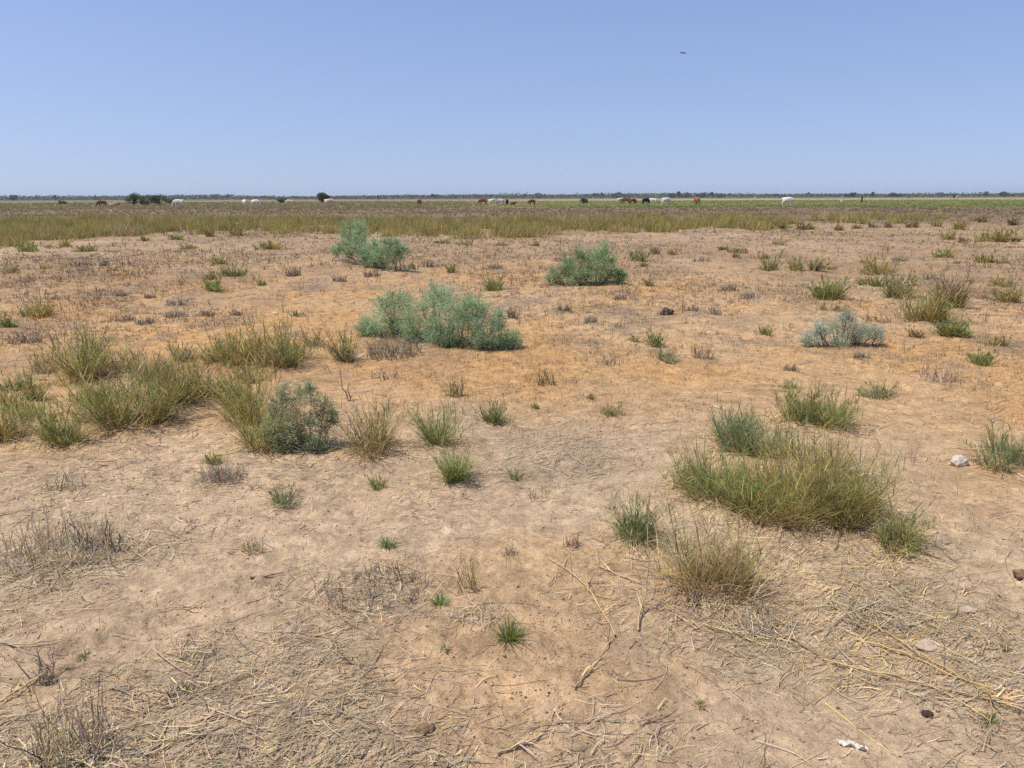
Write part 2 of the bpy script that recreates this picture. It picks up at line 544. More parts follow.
G_MID = 'grass tufts scattered over the bare sand'
G_EDGE = 'dark tufts along the far edge of the sand'
G_FAR = 'small far tufts on the sand'
TUFTS = [
    # big clump on the near sand
    (830, 531, 84, 78, 'olive', 'tallest olive tussock of the big near clump, pale stems bare at its foot', None, 10, .8),
    (772, 528, 96, 74, 'olive', 'broad middle tussock of the big near clump, mixed green and straw blades', None, 8, .75),
    (716, 508, 66, 64, 'green', 'greener tussock forming the front side of the big near clump', None, 5, .9),
    (758, 462, 90, 54, 'blue', 'low blue-green tussock filling the heart of the big near clump', None, 5, .7),
    (812, 478, 80, 56, 'straw', 'straw-streaked tussock inside the big near clump, tall dark seed stalks', None, 10, .7),
    (731, 446, 46, 50, 'blue', 'upright blue-green tussock behind the big near clump', None, 4, 1.0),
    (815, 432, 86, 42, 'green', 'wide low green tussock with two brown stalks, behind the big near clump', None, 6, 1.0),
    (715, 607, 92, 84, 'straw', 'olive and straw tussock in front of the big near clump', None, 8, .8),
    (637, 545, 54, 42, 'blue', 'blue-green tussock with long leaning straw stalks beside the big near clump', None, 6, .9),
    (902, 553, 54, 44, 'green', 'green tussock with arching straw stems, on the sand beyond the big clump', None, 5, .8),
    (1002, 469, 78, 32, 'blue', 'wide low blue-green tussock right behind the white stone', None, 5, 1.0),
    (873, 399, 36, 17, 'blue', 'low grey-green tuft on bare sand behind the big near clump', None, 0, .9),
    (792, 391, 24, 10, 'blue', 'tiny grey-green tuft just behind the wide low green tussock', None, 0, .7),
    (742, 514, 70, 58, 'olive', 'straggly olive tussock bridging the front of the big near clump', None, 4, .75),
    (794, 506, 74, 60, 'straw', 'shaggy straw-streaked olive tussock inside the big near clump', None, 5, .7),
    (858, 516, 56, 52, 'olive', 'outermost olive tussock of the big near clump, facing the white stone', None, 5, .8),
    (694, 492, 44, 46, 'fade', 'thin faded tussock at the outer edge of the big near clump', None, 4, .7),
    (268, 450, 48, 50, 'olive', 'olive tussock growing up through the foot of the feathery plant', None, 4, .8),
    # olive belt of tussocks beside the feathery plant
    (132, 433, 78, 68, 'olive', 'big olive tussock with rust-brown base in the near tussock belt', None, 8, 1.1),
    (180, 409, 50, 54, 'dark', 'dark green tussock shading bare earth, behind the rust-based big tussock', None, 6, 1.1),
    (60, 446, 48, 42, 'green', 'green tussock with one thick brown stalk, in the near tussock belt', None, 2, .9),
    (14, 441, 46, 46, 'straw', 'straw-mixed tussock at the frame edge of the near tussock belt', None, 5, .8),
    (76, 386, 66, 52, 'olive', 'rounded olive tussock in the rear row of the near tussock belt', None, 9, .9),
    (14, 394, 40, 27, 'green', 'half-seen green tussock at the frame edge, rear row of the tussock belt', None, 0, .7),
    (38, 402, 30, 26, 'olive', 'small olive tussock between the rear row and the stalky green one', None, 2, .7),
    (112, 404, 40, 30, 'fade', 'faded thin tussock between the rounded and the rust-based tussocks', None, 4, .5),
    (232, 367, 64, 38, 'olive', 'dense olive tussock over a dark hollow, beyond the feathery plant', None, 6, 1.0),
    (274, 372, 64, 48, 'olive', 'loose stalky olive tussock touching the back of the feathery plant', None, 12, .9),
    (313, 347, 26, 18, 'fade', 'thin faded tussock between the loose olive one and the sprawling shrub', None, 4, .6),
    (346, 362, 26, 32, 'dark', 'upright brownish tussock in front of the sprawling shrub', None, 6, 1.0),
    (262, 428, 58, 62, 'olive', 'olive tussock growing into the side of the feathery plant', None, 6, .7),
    (372, 454, 52, 46, 'straw', 'green and straw tussock standing beside the feathery plant', None, 6, .8),
    (440, 449, 40, 42, 'green', 'pale green loose tussock, hindmost of the pair at the picture centre', None, 4, .7),
    (457, 483, 38, 38, 'green', 'rich green tussock, foremost of the pair at the picture centre', None, 4, 1.0),
    (490, 425, 28, 30, 'green', 'small upright green tussock casting shade on grey litter', None, 4, .8),
    (212, 466, 26, 18, 'green', 'small green tuft with two long stalks beside grey dead brush', None, 2, .7),
    (286, 508, 34, 22, 'blue', 'low blue-green tuft on the sand below the feathery plant', None, 0, .7),
    (381, 490, 22, 15, 'green', 'thin pale green tuft below the green and straw tussock', None, 0, .5),
    (519, 481, 18, 13, 'blue', 'tiny pale tuft on the grey litter patch', None, 0, .5),
    (531, 409, 12, 7, 'green', 'tiny green sprig just behind the grey litter patch', None, 0, .5),
    (614, 417, 22, 13, 'fade', 'little greyish tuft on bare sand behind the leaning-stalk tussock', None, 0, .8),
    (594, 400, 10, 7, 'fade', 'tiny faded tuft behind the little greyish tuft', None, 0, .6),
    # middle ground
    (658, 348, 20, 16, 'green', 'small dark green tuft beside a fainter one, mid sand', None, 2, 1.0),
    (638, 343, 13, 9, 'fade', 'faint greyish tuft beside the small dark green tuft', None, 0, .8),
    (668, 363, 25, 14, 'blue', 'grey-green tuft in front of the small dark green tuft', None, 0, .9),
    (765, 335, 16, 9, 'green', 'lone small green tuft between the brown lump and the pale shrub', None, 0, 1.0),
    (496, 291, 25, 13, 'green', 'dense dark green cushion tuft between the sprawling and the dome shrubs', None, 2, 1.2),
    (452, 273, 11, 9, 'green', 'tiny green tuft behind the dense cushion tuft', None, 0, 1.0),
    (299, 317, 15, 9, 'blue', 'small pale tuft on orange sand by the sprawling shrub', None, 0, .8),
    (984, 368, 40, 19, 'green', 'bright green flat-topped tuft beyond the white stone', None, 0, 1.1),
    (996, 346, 22, 12, 'olive', 'pale olive tuft behind the bright green flat-topped one', None, 0, .8),
    (948, 337, 42, 24, 'green', 'bright green tussock at the front of the stalky far clump', None, 2, 1.1),
    (918, 324, 52, 42, 'olive', 'large straw-tipped olive tussock in the stalky far clump', None, 10, 1.0),
    (950, 310, 36, 32, 'dark', 'dark brown-green tussock with tall stalks, back of the stalky far clump', None, 12, 1.0),
    (905, 300, 38, 26, 'olive', 'olive tussock at the rear of the stalky far clump', None, 4, 1.0),
    (919, 339, 20, 12, 'dark', 'little brownish tuft at the foot of the stalky far clump', None, 0, .9),
    (882, 276, 36, 18, 'straw', 'straw-stalked tussock, hindmost beyond the stalky far clump', None, 8, .9),
    (876, 287, 32, 13, 'green', 'greener low tussock in front of the hindmost straw-stalked one', None, 0, 1.0),
    (828, 300, 35, 25, 'green', 'compact rounded green tussock behind the pale blue shrub', None, 3, 1.2),
    (833, 312, 30, 8, 'fade', 'flat faded tuft between the compact tussock and the pale shrub', None, 0, .8),
    (878, 323, 24, 10, 'straw', 'straw-pale tuft touching the back of the pale blue shrub', None, 2, .7),
    (795, 271, 20, 13, 'olive', 'olive tuft paired with a darker one, far sand', None, 0, .9),
    (811, 271, 14, 15, 'dark', 'darker tuft of the far pair', None, 0, 1.0),
    (833, 270, 20, 7, 'fade', 'low faded tuft just past the far pair', None, 0, .8),
    (768, 271, 18, 17, 'green', 'round green tuft before the far pair', None, 2, 1.0),
    (742, 254, 30, 9, 'olive', 'long low olive tuft behind the round green tuft', None, 0, .9),
    (761, 259, 14, 9, 'olive', 'small olive tuft between the round green and long low tufts', None, 0, 1.0),
    (641, 262, 20, 13, 'green', 'rounded green tuft behind the dome shrub', None, 0, 1.1),
    (655, 254, 15, 10, 'dark', 'brownish round tuft just behind the rounded green one', None, 0, 1.1),
    (671, 256, 11, 6, 'dark', 'tiny dark tuft beside the brownish round one', None, 0, 1.0),
    (643, 267, 10, 5, 'dark', 'tiny dark tuft in front of the rounded green one', None, 0, 1.0),
    (648, 286, 11, 8, 'fade', 'tiny faded tuft on sand beside the dome shrub', None, 0, .9),
    (218, 293, 29, 15, 'green', 'dense dark green cushion tuft, foremost of the far cluster of four', None, 0, 1.2),
    (236, 277, 28, 11, 'green', 'wide green tuft at the back of the far cluster of four', None, 0, 1.0),
    (211, 279, 17, 9, 'dark', 'duller tuft right behind the foremost cushion of the cluster of four', None, 0, 1.0),
    (218, 265, 19, 9, 'green', 'bright green tuft standing apart behind the far cluster of four', None, 0, 1.0),
    (260, 287, 14, 11, 'green', 'small green tuft next to the far cluster of four', None, 0, .9),
    (38, 317, 38, 14, 'olive', 'brownish double tuft near the frame edge, far sand', None, 2, 1.0),
    (5, 327, 22, 16, 'green', 'green tuft cut by the frame edge beside the brownish double tuft', None, 0, 1.1),
    (999, 287, 20, 11, 'olive', 'small olive tuft behind the straw one at the frame edge', None, 0, .9),
    (1012, 303, 34, 18, 'straw', 'straw and olive tussock at the frame edge, far sand', None, 4, .9),
    (944, 258, 18, 9, 'olive', 'lone olive tuft behind the stalky far clump', None, 0, 1.0),
    (982, 263, 24, 10, 'olive', 'wide olive tuft beside the lone olive one', None, 0, .9),
    (987, 242, 36, 15, 'olive', 'large spreading tussock near the far grass edge', None, 0, 1.0),
    (960, 243, 14, 9, 'dark', 'dark tuft touching the large spreading far tussock', None, 0, 1.0),
    (945, 240, 16, 8, 'olive', 'olive tuft next to the dark one by the spreading far tussock', None, 0, 1.0),
    (47, 270, 16, 5, 'olive', 'low olive tuft alone on pale sand', None, 0, 1.0),
    (8, 274, 26, 7, 'olive', 'flat olive tuft cut by the frame edge on pale sand', None, 0, .9),
    (109, 271, 18, 5, 'olive', 'flat olive tuft on pale sand amid purple dead brush', None, 0, .9),
    (279, 250, 42, 10, 'olive', 'long low olive tuft strip behind the double-crowned shrub', None, 0, .9),
    (190, 249, 22, 5, 'dark', 'flat brown tuft in front of the far grass belt', None, 0, .9),
]
for (u, v, w, h, k, lab, grp, st, dn) in TUFTS:
    tussock(u, v, w, h, k, lab, 'grass tuft', grp, int(st * .7) if st < 8 else 6, dn)
for (u, v, w, h, k) in [(100, 372, 40, 26, 'fade'), (150, 384, 44, 34, 'olive'), (205, 398, 36, 30, 'olive'), (92, 424, 36, 30, 'straw'), (36, 424, 40, 30, 'olive'), (228, 398, 34, 30, 'straw'), (46, 374, 34, 22, 'fade'),
                        (236, 424, 34, 26, 'straw'), (10, 412, 36, 28, 'olive'), (120, 376, 34, 24, 'fade'), (190, 362, 30, 22, 'fade'), (250, 384, 40, 26, 'olive'), (300, 362, 36, 22, 'fade'), (78, 408, 36, 28, 'olive')]:
    tussock(u, v, w, h, k, 'thin faded tuft filling a gap inside the near tussock belt', 'grass tuft', 'thin tufts filling the near tussock belt', 1 if k != 'fade' else 2, .7)

# tufts nothing tells apart: the row on the border between sand and far grass, and specks in the far sand
for (u, v, w, h, k) in [(769, 230, 13, 10, 'dark'), (783, 229, 8, 7, 'dark'), (806, 230, 20, 10, 'dark'), (839, 230, 14, 8, 'olive'), (857, 229, 13, 7, 'dark'),
                        (875, 228, 13, 7, 'dark'), (891, 228, 10, 6, 'dark'), (911, 228, 17, 7, 'dark'), (934, 227, 14, 7, 'dark'), (965, 230, 20, 10, 'olive'),
                        (985, 223, 12, 7, 'dark'), (1015, 225, 14, 8, 'dark')]:
    tussock(u, v, w, h, k, 'dark tuft in the spaced row where far grass meets bare sand', 'grass tuft', G_EDGE, 0, 1.1)
for (u, v, w, h, k) in [(212, 237, 13, 9, 'dark'), (175, 240, 18, 7, 'green'), (240, 236, 20, 12, 'olive'), (141, 241, 11, 7, 'dark'), (65, 246, 16, 8, 'olive'), (32, 252, 20, 9, 'green'),
                        (88, 252, 22, 9, 'green'), (463, 245, 18, 6, 'olive'), (501, 246, 14, 5, 'olive'), (443, 243, 14, 6, 'dark'), (533, 246, 12, 5, 'dark'), (724, 250, 10, 5, 'dark'),
                        (774, 245, 16, 5, 'fade'), (862, 264, 12, 6, 'dark'), (1005, 264, 18, 5, 'olive'), (1018, 242, 12, 6, 'dark'), (958, 264, 8, 5, 'dark'), (737, 258, 9, 5, 'dark')]:
    tussock(u, v, w, h, k, 'small tuft dotted on far sand just before the grass belt', 'grass tuft', G_FAR, 0, 1.1)


# small leafy sprouts
def sprout(u, v, w, h, label, tips=(BRIGHT, BLUEG), n_=110, name='green_sprout', mat=None):
    p, W, H, d = px_dims(u, v, w, h)
    n = n_
    _, a, off = disc(n, 0.16 * W, 0.16 * W)
    base = np.zeros((n, 3)); base[:, :2] = off
    base[:, 2] = ground_h(off[:, 0] + p[0], off[:, 1] + p[1]) - p[2] - 0.005
    lean = np.abs(R.normal(0.55, 0.4, n)); L = W * R.uniform(0.3, 0.62, n)
    g = Geo().add(*blades(base, a, lean, L, np.full(n, max(0.0045, W * 0.035)) * R.uniform(.6, 1.3, n), R.normal(0.4, 0.4, n), pick([OLIVE, BRIGHT, STRAW], [2, 4, 1], n), pick(tips, np.ones(len(tips)), n), 3, 2.2))
    root = empty(name, p)
    g.obj('leaves', mat or MAT_GRASS, root)
    m = 26
    _, a, off = disc(m, 0.4 * W, 0.4 * W)
    b2 = np.zeros((m, 3)); b2[:, :2] = off; b2[:, 2] = ground_h(off[:, 0] + p[0], off[:, 1] + p[1]) - p[2]
    c = pick([STRAW, RUST, DEAD], [4, 1, 2], m)
    Geo().add(*blades(b2, a, np.clip(R.normal(1.1, .3, m), 0, 1.5), W * R.uniform(.15, .5, m), np.full(m, .004), R.normal(0.3, .3, m), c, c, 3)).obj('dry_leaves', MAT_DRY, root)
    return tag(root, label, 'plant')


sprout(388, 551, 24, 24, 'lone green rosette on bare sand below the picture centre')
sprout(440, 609, 24, 22, 'green rosette at the end of the dry brush row')
sprout(510, 647, 40, 34, 'largest green rosette, with rusty outer leaves, in the near sand', (BLUEG, BRIGHT, OLIVE), 170)
sprout(990, 726, 22, 26, 'grey-green sprout with a golden straw wisp in the nearest corner', (GREYD, BLUEG), 60)
sprout(84, 660, 14, 9, 'tiny green sprout among straw near the nearest dead clump', (BLUEG, GREEN), 40)
sprout(445, 652, 14, 12, 'tiny grey-green sprout just below the dry brush row', (BLUEG, GREYD), 40)
sprout(700, 710, 16, 14, 'tiny brownish sprout on smooth sand, below the straw tussock', (OLIVE, GREYD), 40)
sprout(1006, 652, 16, 12, 'pale blue-green sprout among the pale soil lumps', (BLUEG,), 40)


# ------------------------------------------------------------------ dead brush
def twig_geo(W, H, d, p, n, cols, wts, upright=0.5, branch=3, thick=1.0, wobble=.05):
    r_ = max(0.0014, 0.00034 * d) * thick
    g = Geo()
    _, a, off = disc(n, 0.45 * W, 0.34 * W)
    base = np.zeros((n, 3)); base[:, :2] = off
    base[:, 2] = ground_h(off[:, 0] + p[0], off[:, 1] + p[1]) - p[2] - 0.01
    lean = np.abs(R.normal(0, upright, n))
    L = H * R.uniform(0.35, 1.1, n)
    k = 5; t = np.linspace(0, 1, k)
    P = np.empty((n, k, 3))
    az = R.random(n) * 6.283
    wob = R.normal(0, wobble, (n, k, 3)) * L[:, None, None]
    for j in range(k):
        P[:, j, 0] = base[:, 0] + np.cos(az) * np.sin(lean) * L * t[j]
        P[:, j, 1] = base[:, 1] + np.sin(az) * np.sin(lean) * L * t[j]
        P[:, j, 2] = base[:, 2] + np.cos(lean) * L * t[j]
    P[:, 1:] += wob[:, 1:]
    C = pick(cols, wts, n, 0.25)
    g.add(*tubes(P, r_ * np.linspace(1.3, 0.5, k)[None] * R.uniform(.7, 1.4, (n, 1)), C))
    for b in range(branch):
        j = R.integers(1, k - 1, n)
        st = P[np.arange(n), j]
        az2 = R.random(n) * 6.283; ln2 = np.abs(R.normal(.7, .3, n)); L2 = L * R.uniform(.15, .45, n)
        Q = np.empty((n, 3, 3))
        for q, tt in enumerate((0, .5, 1)):
            Q[:, q, 0] = st[:, 0] + np.cos(az2) * np.sin(ln2) * L2 * tt
            Q[:, q, 1] = st[:, 1] + np.sin(az2) * np.sin(ln2) * L2 * tt
            Q[:, q, 2] = st[:, 2] + np.cos(ln2) * L2 * tt
        g.add(*tubes(Q, r_ * np.array([.8, .6, .35])[None] * np.ones((n, 1)), C))
    return g


def dead_brush(u, v, w, h, label, cols=(DEAD, GREYD, DARK), wts=(5, 3, 1), n=40, upright=.5, group=None, mat_n=0, name='dead_brush', thick=1.0, branch=3, wobble=.05):
    p, W, H, d = px_dims(u, v, w, h)
    g = twig_geo(W, H, d, p, n, cols, wts, upright, branch, thick, wobble)
    if mat_n:
        root = empty(name, p)
        g.obj('twigs', MAT_TWIG, root)
        Geo().add(*mat_geo(W, d, p, int(mat_n * 1.6), (GREYD, STRAW, DEAD), (4, 4, 2), 0.13, 0.022)).obj('fallen_stems', MAT_DRY, root)
    else:
        root = g.obj(name, MAT_TWIG, None, (0, 0, 0)); root.location = p
    return tag(root, label, 'dead plant', group)


dead_brush(58, 580, 138, 62, 'wide clump of broken grey dead stems over a straw mat', ((.54, .46, .34), GREYD, DEAD, STRAW), (4, 3, 2, 4), 280, .65, mat_n=900, branch=1, wobble=.02)
dead_brush(104, 556, 44, 36, 'thick brown leaning stubs at the end of the wide grey clump', (DEAD, DARK), (3, 2), 16, .35, thick=2.2, branch=1)
dead_brush(72, 776, 84, 74, 'nearest dead clump of tall dark splayed stems, bottom corner', (DEAD, GREYD, DARK, STRAW), (4, 4, 1, 5), 110, .6, mat_n=600, thick=1.1, branch=1, wobble=.025)
dead_brush(45, 690, 34, 40, 'few bent dead stems just behind the nearest dead clump', (DEAD, GREYD), (4, 2), 12, .5, thick=1.5)
dead_brush(372, 618, 128, 46, 'long row of purple-grey dead brush on the near sand', (DEAD, GREYD), (5, 4), 85, .5, mat_n=260)
dead_brush(478, 628, 50, 18, 'low dark dead brush between two green rosettes', (DEAD, DARK, GREYD), (4, 2, 2), 40, .9, mat_n=60)
dead_brush(466, 594, 24, 38, 'thin straw-coloured dead stalks behind the dry brush row', (STRAW, RUST, OLIVE), (3, 2, 2), 18, .35)
dead_brush(222, 486, 46, 26, 'grey tangled dead brush beside a small stalky green tuft', (GREYD, DEAD), (5, 3), 110, .8, mat_n=80)
dead_brush(252, 556, 26, 20, 'small grey-green wispy dead tuft on smooth sand', (GREYD, OLIVE), (3, 2), 45, .5)
dead_brush(276, 592, 24, 9, 'tiny dark dead tuft with one trailing stick', (DEAD, DARK), (3, 2), 22, .9)
dead_brush(511, 557, 16, 12, 'tiny round dead tuft below the picture centre', (GREYD, DEAD), (3, 3), 40, .7)
dead_brush(571, 549, 18, 16, 'small brown dead tuft before the leaning-stalk tussock', (DEAD, RUST), (4, 2), 30, .6)
dead_brush(546, 386, 20, 20, 'small dark spiky dead tuft behind the grey litter patch', (DEAD, DARK, OLIVE), (4, 2, 2), 36, .35)
dead_brush(454, 399, 20, 24, 'spiky brown-green dead tuft behind the small upright tussock', (DEAD, OLIVE, DARK), (4, 3, 1), 36, .35)
dead_brush(396, 362, 64, 26, 'grey-brown brush strip in front of the sprawling shrub', (DEAD, GREYD, BLUEG), (4, 3, 2), 150, .5)
dead_brush(384, 382, 30, 12, 'low purple dead stems in front of the grey-brown brush strip', (DEAD, GREYD), (4, 2), 40, .5)
dead_brush(352, 402, 10, 42, 'single tall brown dead stalk behind the green and straw tussock', (RUST, DEAD), (3, 2), 2, .12, thick=1.8)
dead_brush(940, 384, 44, 26, 'sparse purple dead stems before the bright green flat-topped tuft', (DEAD, GREYD), (4, 3), 40, .45)
dead_brush(70, 492, 44, 22, 'sparse dead stems on sand in front of the tussock belt', (DEAD, GREYD), (4, 3), 32, .5)
dead_brush(538, 503, 24, 18, 'few leaning dead stems on the grey litter patch', (DEAD, GREYD), (4, 3), 12, .8)
dead_brush(760, 640, 60, 30, 'grey dead brush lying beside the straw tussock', (GREYD, DEAD), (4, 3), 70, 1.0, mat_n=250)
dead_brush(870, 628, 80, 30, 'tangled dead stems over pale crusty earth, near the golden stalks', (DEAD, GREYD, STRAW), (4, 3, 3), 60, 1.0, mat_n=420)
dead_brush(180, 704, 34, 20, 'dark dead tuft in the near straw litter', (DARK, DEAD), (3, 3), 40, .9, mat_n=60)
dead_brush(196, 664, 56, 16, 'flattened dead tuft with fanned stems, near straw litter', (DEAD, STRAW), (3, 3), 60, 1.2, mat_n=80)
dead_brush(25, 345, 36, 14, 'pale purple dead brush behind the tussock belt', (DEAD, GREYD), (4, 3), 80, .6)
dead_brush(664, 316, 18, 12, 'little dead tuft beside the brown lump', (DEAD, GREYD), (4, 3), 22, .5)
dead_brush(985, 300, 14, 8, 'stubby dark dead twig by the frame-edge tussock', (DARK, DEAD), (3, 2), 14, .8)
dead_brush(701, 360, 26, 18, 'sparse dead stems on orange sand beside the grey-green tuft', (DEAD, RUST), (4, 2), 22, .4)
dead_brush(612, 367, 26, 16, 'upright dead stems in front of the small dark green tuft', (DEAD, DARK), (4, 2), 20, .3)
GDEAD = 'low dead brush spread over the far sand'
for (u, v, w, h) in [(82, 266, 22, 8), (105, 266, 10, 6), (122, 297, 14, 5), (150, 299, 14, 5), (178, 306, 26, 8), (175, 319, 22, 9), (208, 317, 14, 8), (236, 316, 12, 7), (126, 322, 22, 7), (146, 325, 18, 8),
                     (294, 277, 16, 10), (412, 270, 18, 7), (495, 269, 16, 7), (511, 319, 9, 13), (340, 282, 14, 8), (372, 277, 18, 8), (430, 268, 16, 7), (700, 262, 22, 6), (728, 291, 20, 7), (750, 300, 22, 8),
                     (690, 312, 22, 8), (716, 316, 16, 10), (565, 312, 16, 8), (590, 324, 16, 8), (860, 360, 20, 10), (790, 372, 18, 9), (560, 262, 18, 6), (620, 300, 14, 6), (900, 262, 18, 6), (930, 280, 16, 6)]:
    dead_brush(u, v, w, h, 'low purple-brown dead brush dotted over the far sand', (DEAD, GREYD, DARK), (5, 2, 1), 60, .7, GDEAD, name='dead_brush')


# ------------------------------------------------------------------ feathery grey-green shrubs
SHR = [(0.36, 0.51, 0.29), (0.31, 0.46, 0.24), (0.42, 0.57, 0.36), (0.34, 0.485, 0.235)]


def shrub(label, foot, lobes, cols=SHR, leaf=0.011, dens=1.0, stemcol=(0.24, 0.18, 0.135), feath=1.0, name='feathery_shrub', depth=0.55, bare=0.0, foot_line=None, stem_r=1.0, squash=1.0):
    """foot: photo point of the base; lobes: (u, v, radius) of each plume of foliage, in photo pixels at the shrub's distance"""
    p, s = at(*foot)
    fo = Geo(); st = Geo()
    d = math.hypot(p[0], p[1])
    leaf = max(leaf, 0.00125 * d)
    wid = max(abs(l[0] - foot[0]) for l in lobes) * s
    for (u, v, r) in lobes:
        v = foot[1] - (foot[1] - v) * squash
        t = at(u, np.interp(u, foot_line[0], foot_line[1]))[1] * F_PX if foot_line else s * F_PX
        c = np.array([0, 0, CAM_H]) + ray(u, v) * t
        c[1] += R.uniform(-1, 1) * depth * r * s * 1.6
        rad_ = r * s * .94
        zg = float(ground_h(c[0], c[1]))
        c[2] = max(c[2], zg + 0.55 * rad_)
        # main stems from the ground to the plume
        foot3 = np.array([p[0] * .3 + c[0] * .7 + R.normal(0, .03), p[1] * .2 + c[1] * .8, 0])
        foot3[2] = float(ground_h(foot3[0], foot3[1])) - 0.02
        ns = 3
        for q in range(ns):
            e = c + R.normal(0, .35, 3) * rad_
            P = np.stack([foot3, foot3 * .6 + e * .4 + R.normal(0, .06, 3) * rad_, foot3 * .25 + e * .75 + R.normal(0, .06, 3) * rad_, e])[None]
            st.add(*tubes(P, np.array([[.010, .008, .006, .003]]) * max(1, d / 12) * stem_r * .7, np.array([stemcol])))
        nt_ = int(44 * dens)
        # twigs: start in the heart of the plume, sweep out and up
        dirs = R.normal(0, 1, (nt_, 3)); dirs /= np.linalg.norm(dirs, axis=1, keepdims=True)
        start = c + dirs * rad_ * R.uniform(.05, .45, (nt_, 1))
        dirs[:, 2] = dirs[:, 2] * .75 + .2; dirs /= np.linalg.norm(dirs, axis=1, keepdims=True)
        L = rad_ * R.uniform(.45, 1.05, nt_)
        k = 4
        tt = np.linspace(0, 1, k)
        P = start[:, None] + dirs[:, None] * (L[:, None] * tt[None])[:, :, None]
        P[:, :, 2] += (0.12 * rad_ * tt ** 2)[None]
        P[:, 1:] += R.normal(0, .05, (nt_, k - 1, 3)) * rad_
        gz = ground_h(P[:, :, 0], P[:, :, 1])
        P[:, :, 2] = np.maximum(P[:, :, 2], gz + 0.02)
        st.add(*tubes(P, np.full((nt_, k), .0022) * np.linspace(1, .4, k)[None] * max(1, d / 9), np.broadcast_to(np.array(stemcol) * 1.1, (nt_, 3))))
        # leaves along each twig
        nl = int(np.clip(46 * dens * (rad_ / 0.22) * (0.014 / leaf) ** 1.1, 16, 110))
        if bare > 0:
            keep = R.random(nt_) > bare
            P = P[keep]; nt_ = len(P); dirs = dirs[keep]
        a = R.random((nt_, nl)) ** .8
        seg = np.minimum((a * (k - 1)).astype(int), k - 2); f = a * (k - 1) - seg
        ii = np.arange(nt_)[:, None]
        B = P[ii, seg] * (1 - f[..., None]) + P[ii, seg + 1] * f[..., None]
        B = B + R.normal(0, .012 + .05 * rad_, B.shape)
        B = B.reshape(-1, 3)
        n = len(B)
        ld = np.repeat(dirs, nl, 0) * .8 + R.normal(0, .6, (n, 3)) * feath; ld[:, 2] += .2
        ld /= np.linalg.norm(ld, axis=1, keepdims=True)
        sd = np.cross(ld, R.normal(0, .55, (n, 3)) + np.array([-.3, .1, .8])); sd /= np.linalg.norm(sd, axis=1, keepdims=True) + 1e-9
        ll = leaf * R.uniform(.7, 1.7, (n, 1)) * 1.9; lw = leaf * R.uniform(.16, .32, (n, 1))
        V = np.stack([B, B + ld * ll * .5 + sd * lw, B + ld * ll, B + ld * ll * .5 - sd * lw], 1)
        Q = np.arange(n * 4).reshape(n, 4)
        lc = np.array(cols)[R.integers(0, len(cols))]
        C = pick(list(cols) + [lc], [1] * len(cols) + [3], n, .16, .05)
        C = C * (1 + .12 * R.standard_normal())
        fo.add(V, Q, np.repeat(C[:, None], 4, 1))
    root = empty(name, p)
    fo.obj('foliage', MAT_LEAF, root, p)
    st.obj('stems', MAT_TWIG, root, p)
    return tag(root, label, 'shrub')


# sprawling shrub in the middle
shrub('sprawling blue-green feathery shrub, widest on the sand, with ragged trailing ends', (440, 345),
      [(398, 300, 18), (385, 312, 20), (371, 322, 16), (410, 311, 22), (428, 304, 18), (437, 292, 17), (446, 300, 18), (450, 316, 22), (425, 323, 20), (463, 310, 16), (474, 304, 15), (482, 316, 18), (470, 330, 20), (440, 334, 18),
       (450, 340, 15), (489, 334, 17), (484, 342, 14), (410, 327, 15), (392, 326, 14), (508, 341, 13), (514, 338, 9), (500, 316, 8), (497, 325, 9), (386, 298, 10), (364, 328, 10), (376, 331, 11), (396, 335, 12), (416, 338, 12), (452, 342, 11), (500, 342, 10), (432, 339, 11)], bare=.12, foot_line=([355, 400, 440, 480, 520], [333, 338, 345, 350, 347]), squash=.92)
shrub('dome-shaped grey-green shrub standing alone on far sand', (585, 285),
      [(558, 276, 13), (572, 272, 15), (585, 266, 15), (597, 258, 12), (604, 250, 9), (600, 268, 15), (612, 276, 13), (590, 277, 14), (575, 279, 12), (617, 280, 10), (552, 280, 9), (567, 264, 9), (580, 256, 8), (608, 262, 10), (622, 276, 7)],
      cols=[(0.345, 0.48, 0.235), (0.40, 0.53, 0.29), (0.31, 0.435, 0.205)], bare=.08)
shrub('double-crowned green shrub reaching into the far grass belt', (385, 270),
      [(350, 229, 10), (358, 227, 9), (346, 236, 11), (359, 236, 10), (343, 247, 11), (355, 246, 11), (366, 250, 11), (373, 256, 10), (385, 252, 11), (396, 249, 10), (392, 257, 10), (379, 262, 9), (370, 265, 8), (402, 253, 8), (337, 252, 8), (390, 244, 7), (350, 254, 8), (374, 248, 10), (366, 256, 9), (382, 256, 10), (376, 263, 8)],
      cols=[(0.33, 0.46, 0.23), (0.385, 0.51, 0.29), (0.29, 0.415, 0.20)], bare=.08, foot_line=([335, 360, 395], [261, 266, 272]))
shrub('pale blue-green low wispy shrub on orange sand', (846, 346),
      [(814, 340, 11), (824, 336, 12), (838, 330, 13), (848, 322, 11), (852, 334, 14), (862, 336, 12), (873, 332, 11), (878, 338, 9), (838, 342, 10), (860, 343, 9), (806, 344, 7), (845, 316, 7), (818, 328, 7)],
      cols=[(0.41, 0.51, 0.37), (0.46, 0.55, 0.42), (0.37, 0.47, 0.33)], dens=.8, bare=.22)
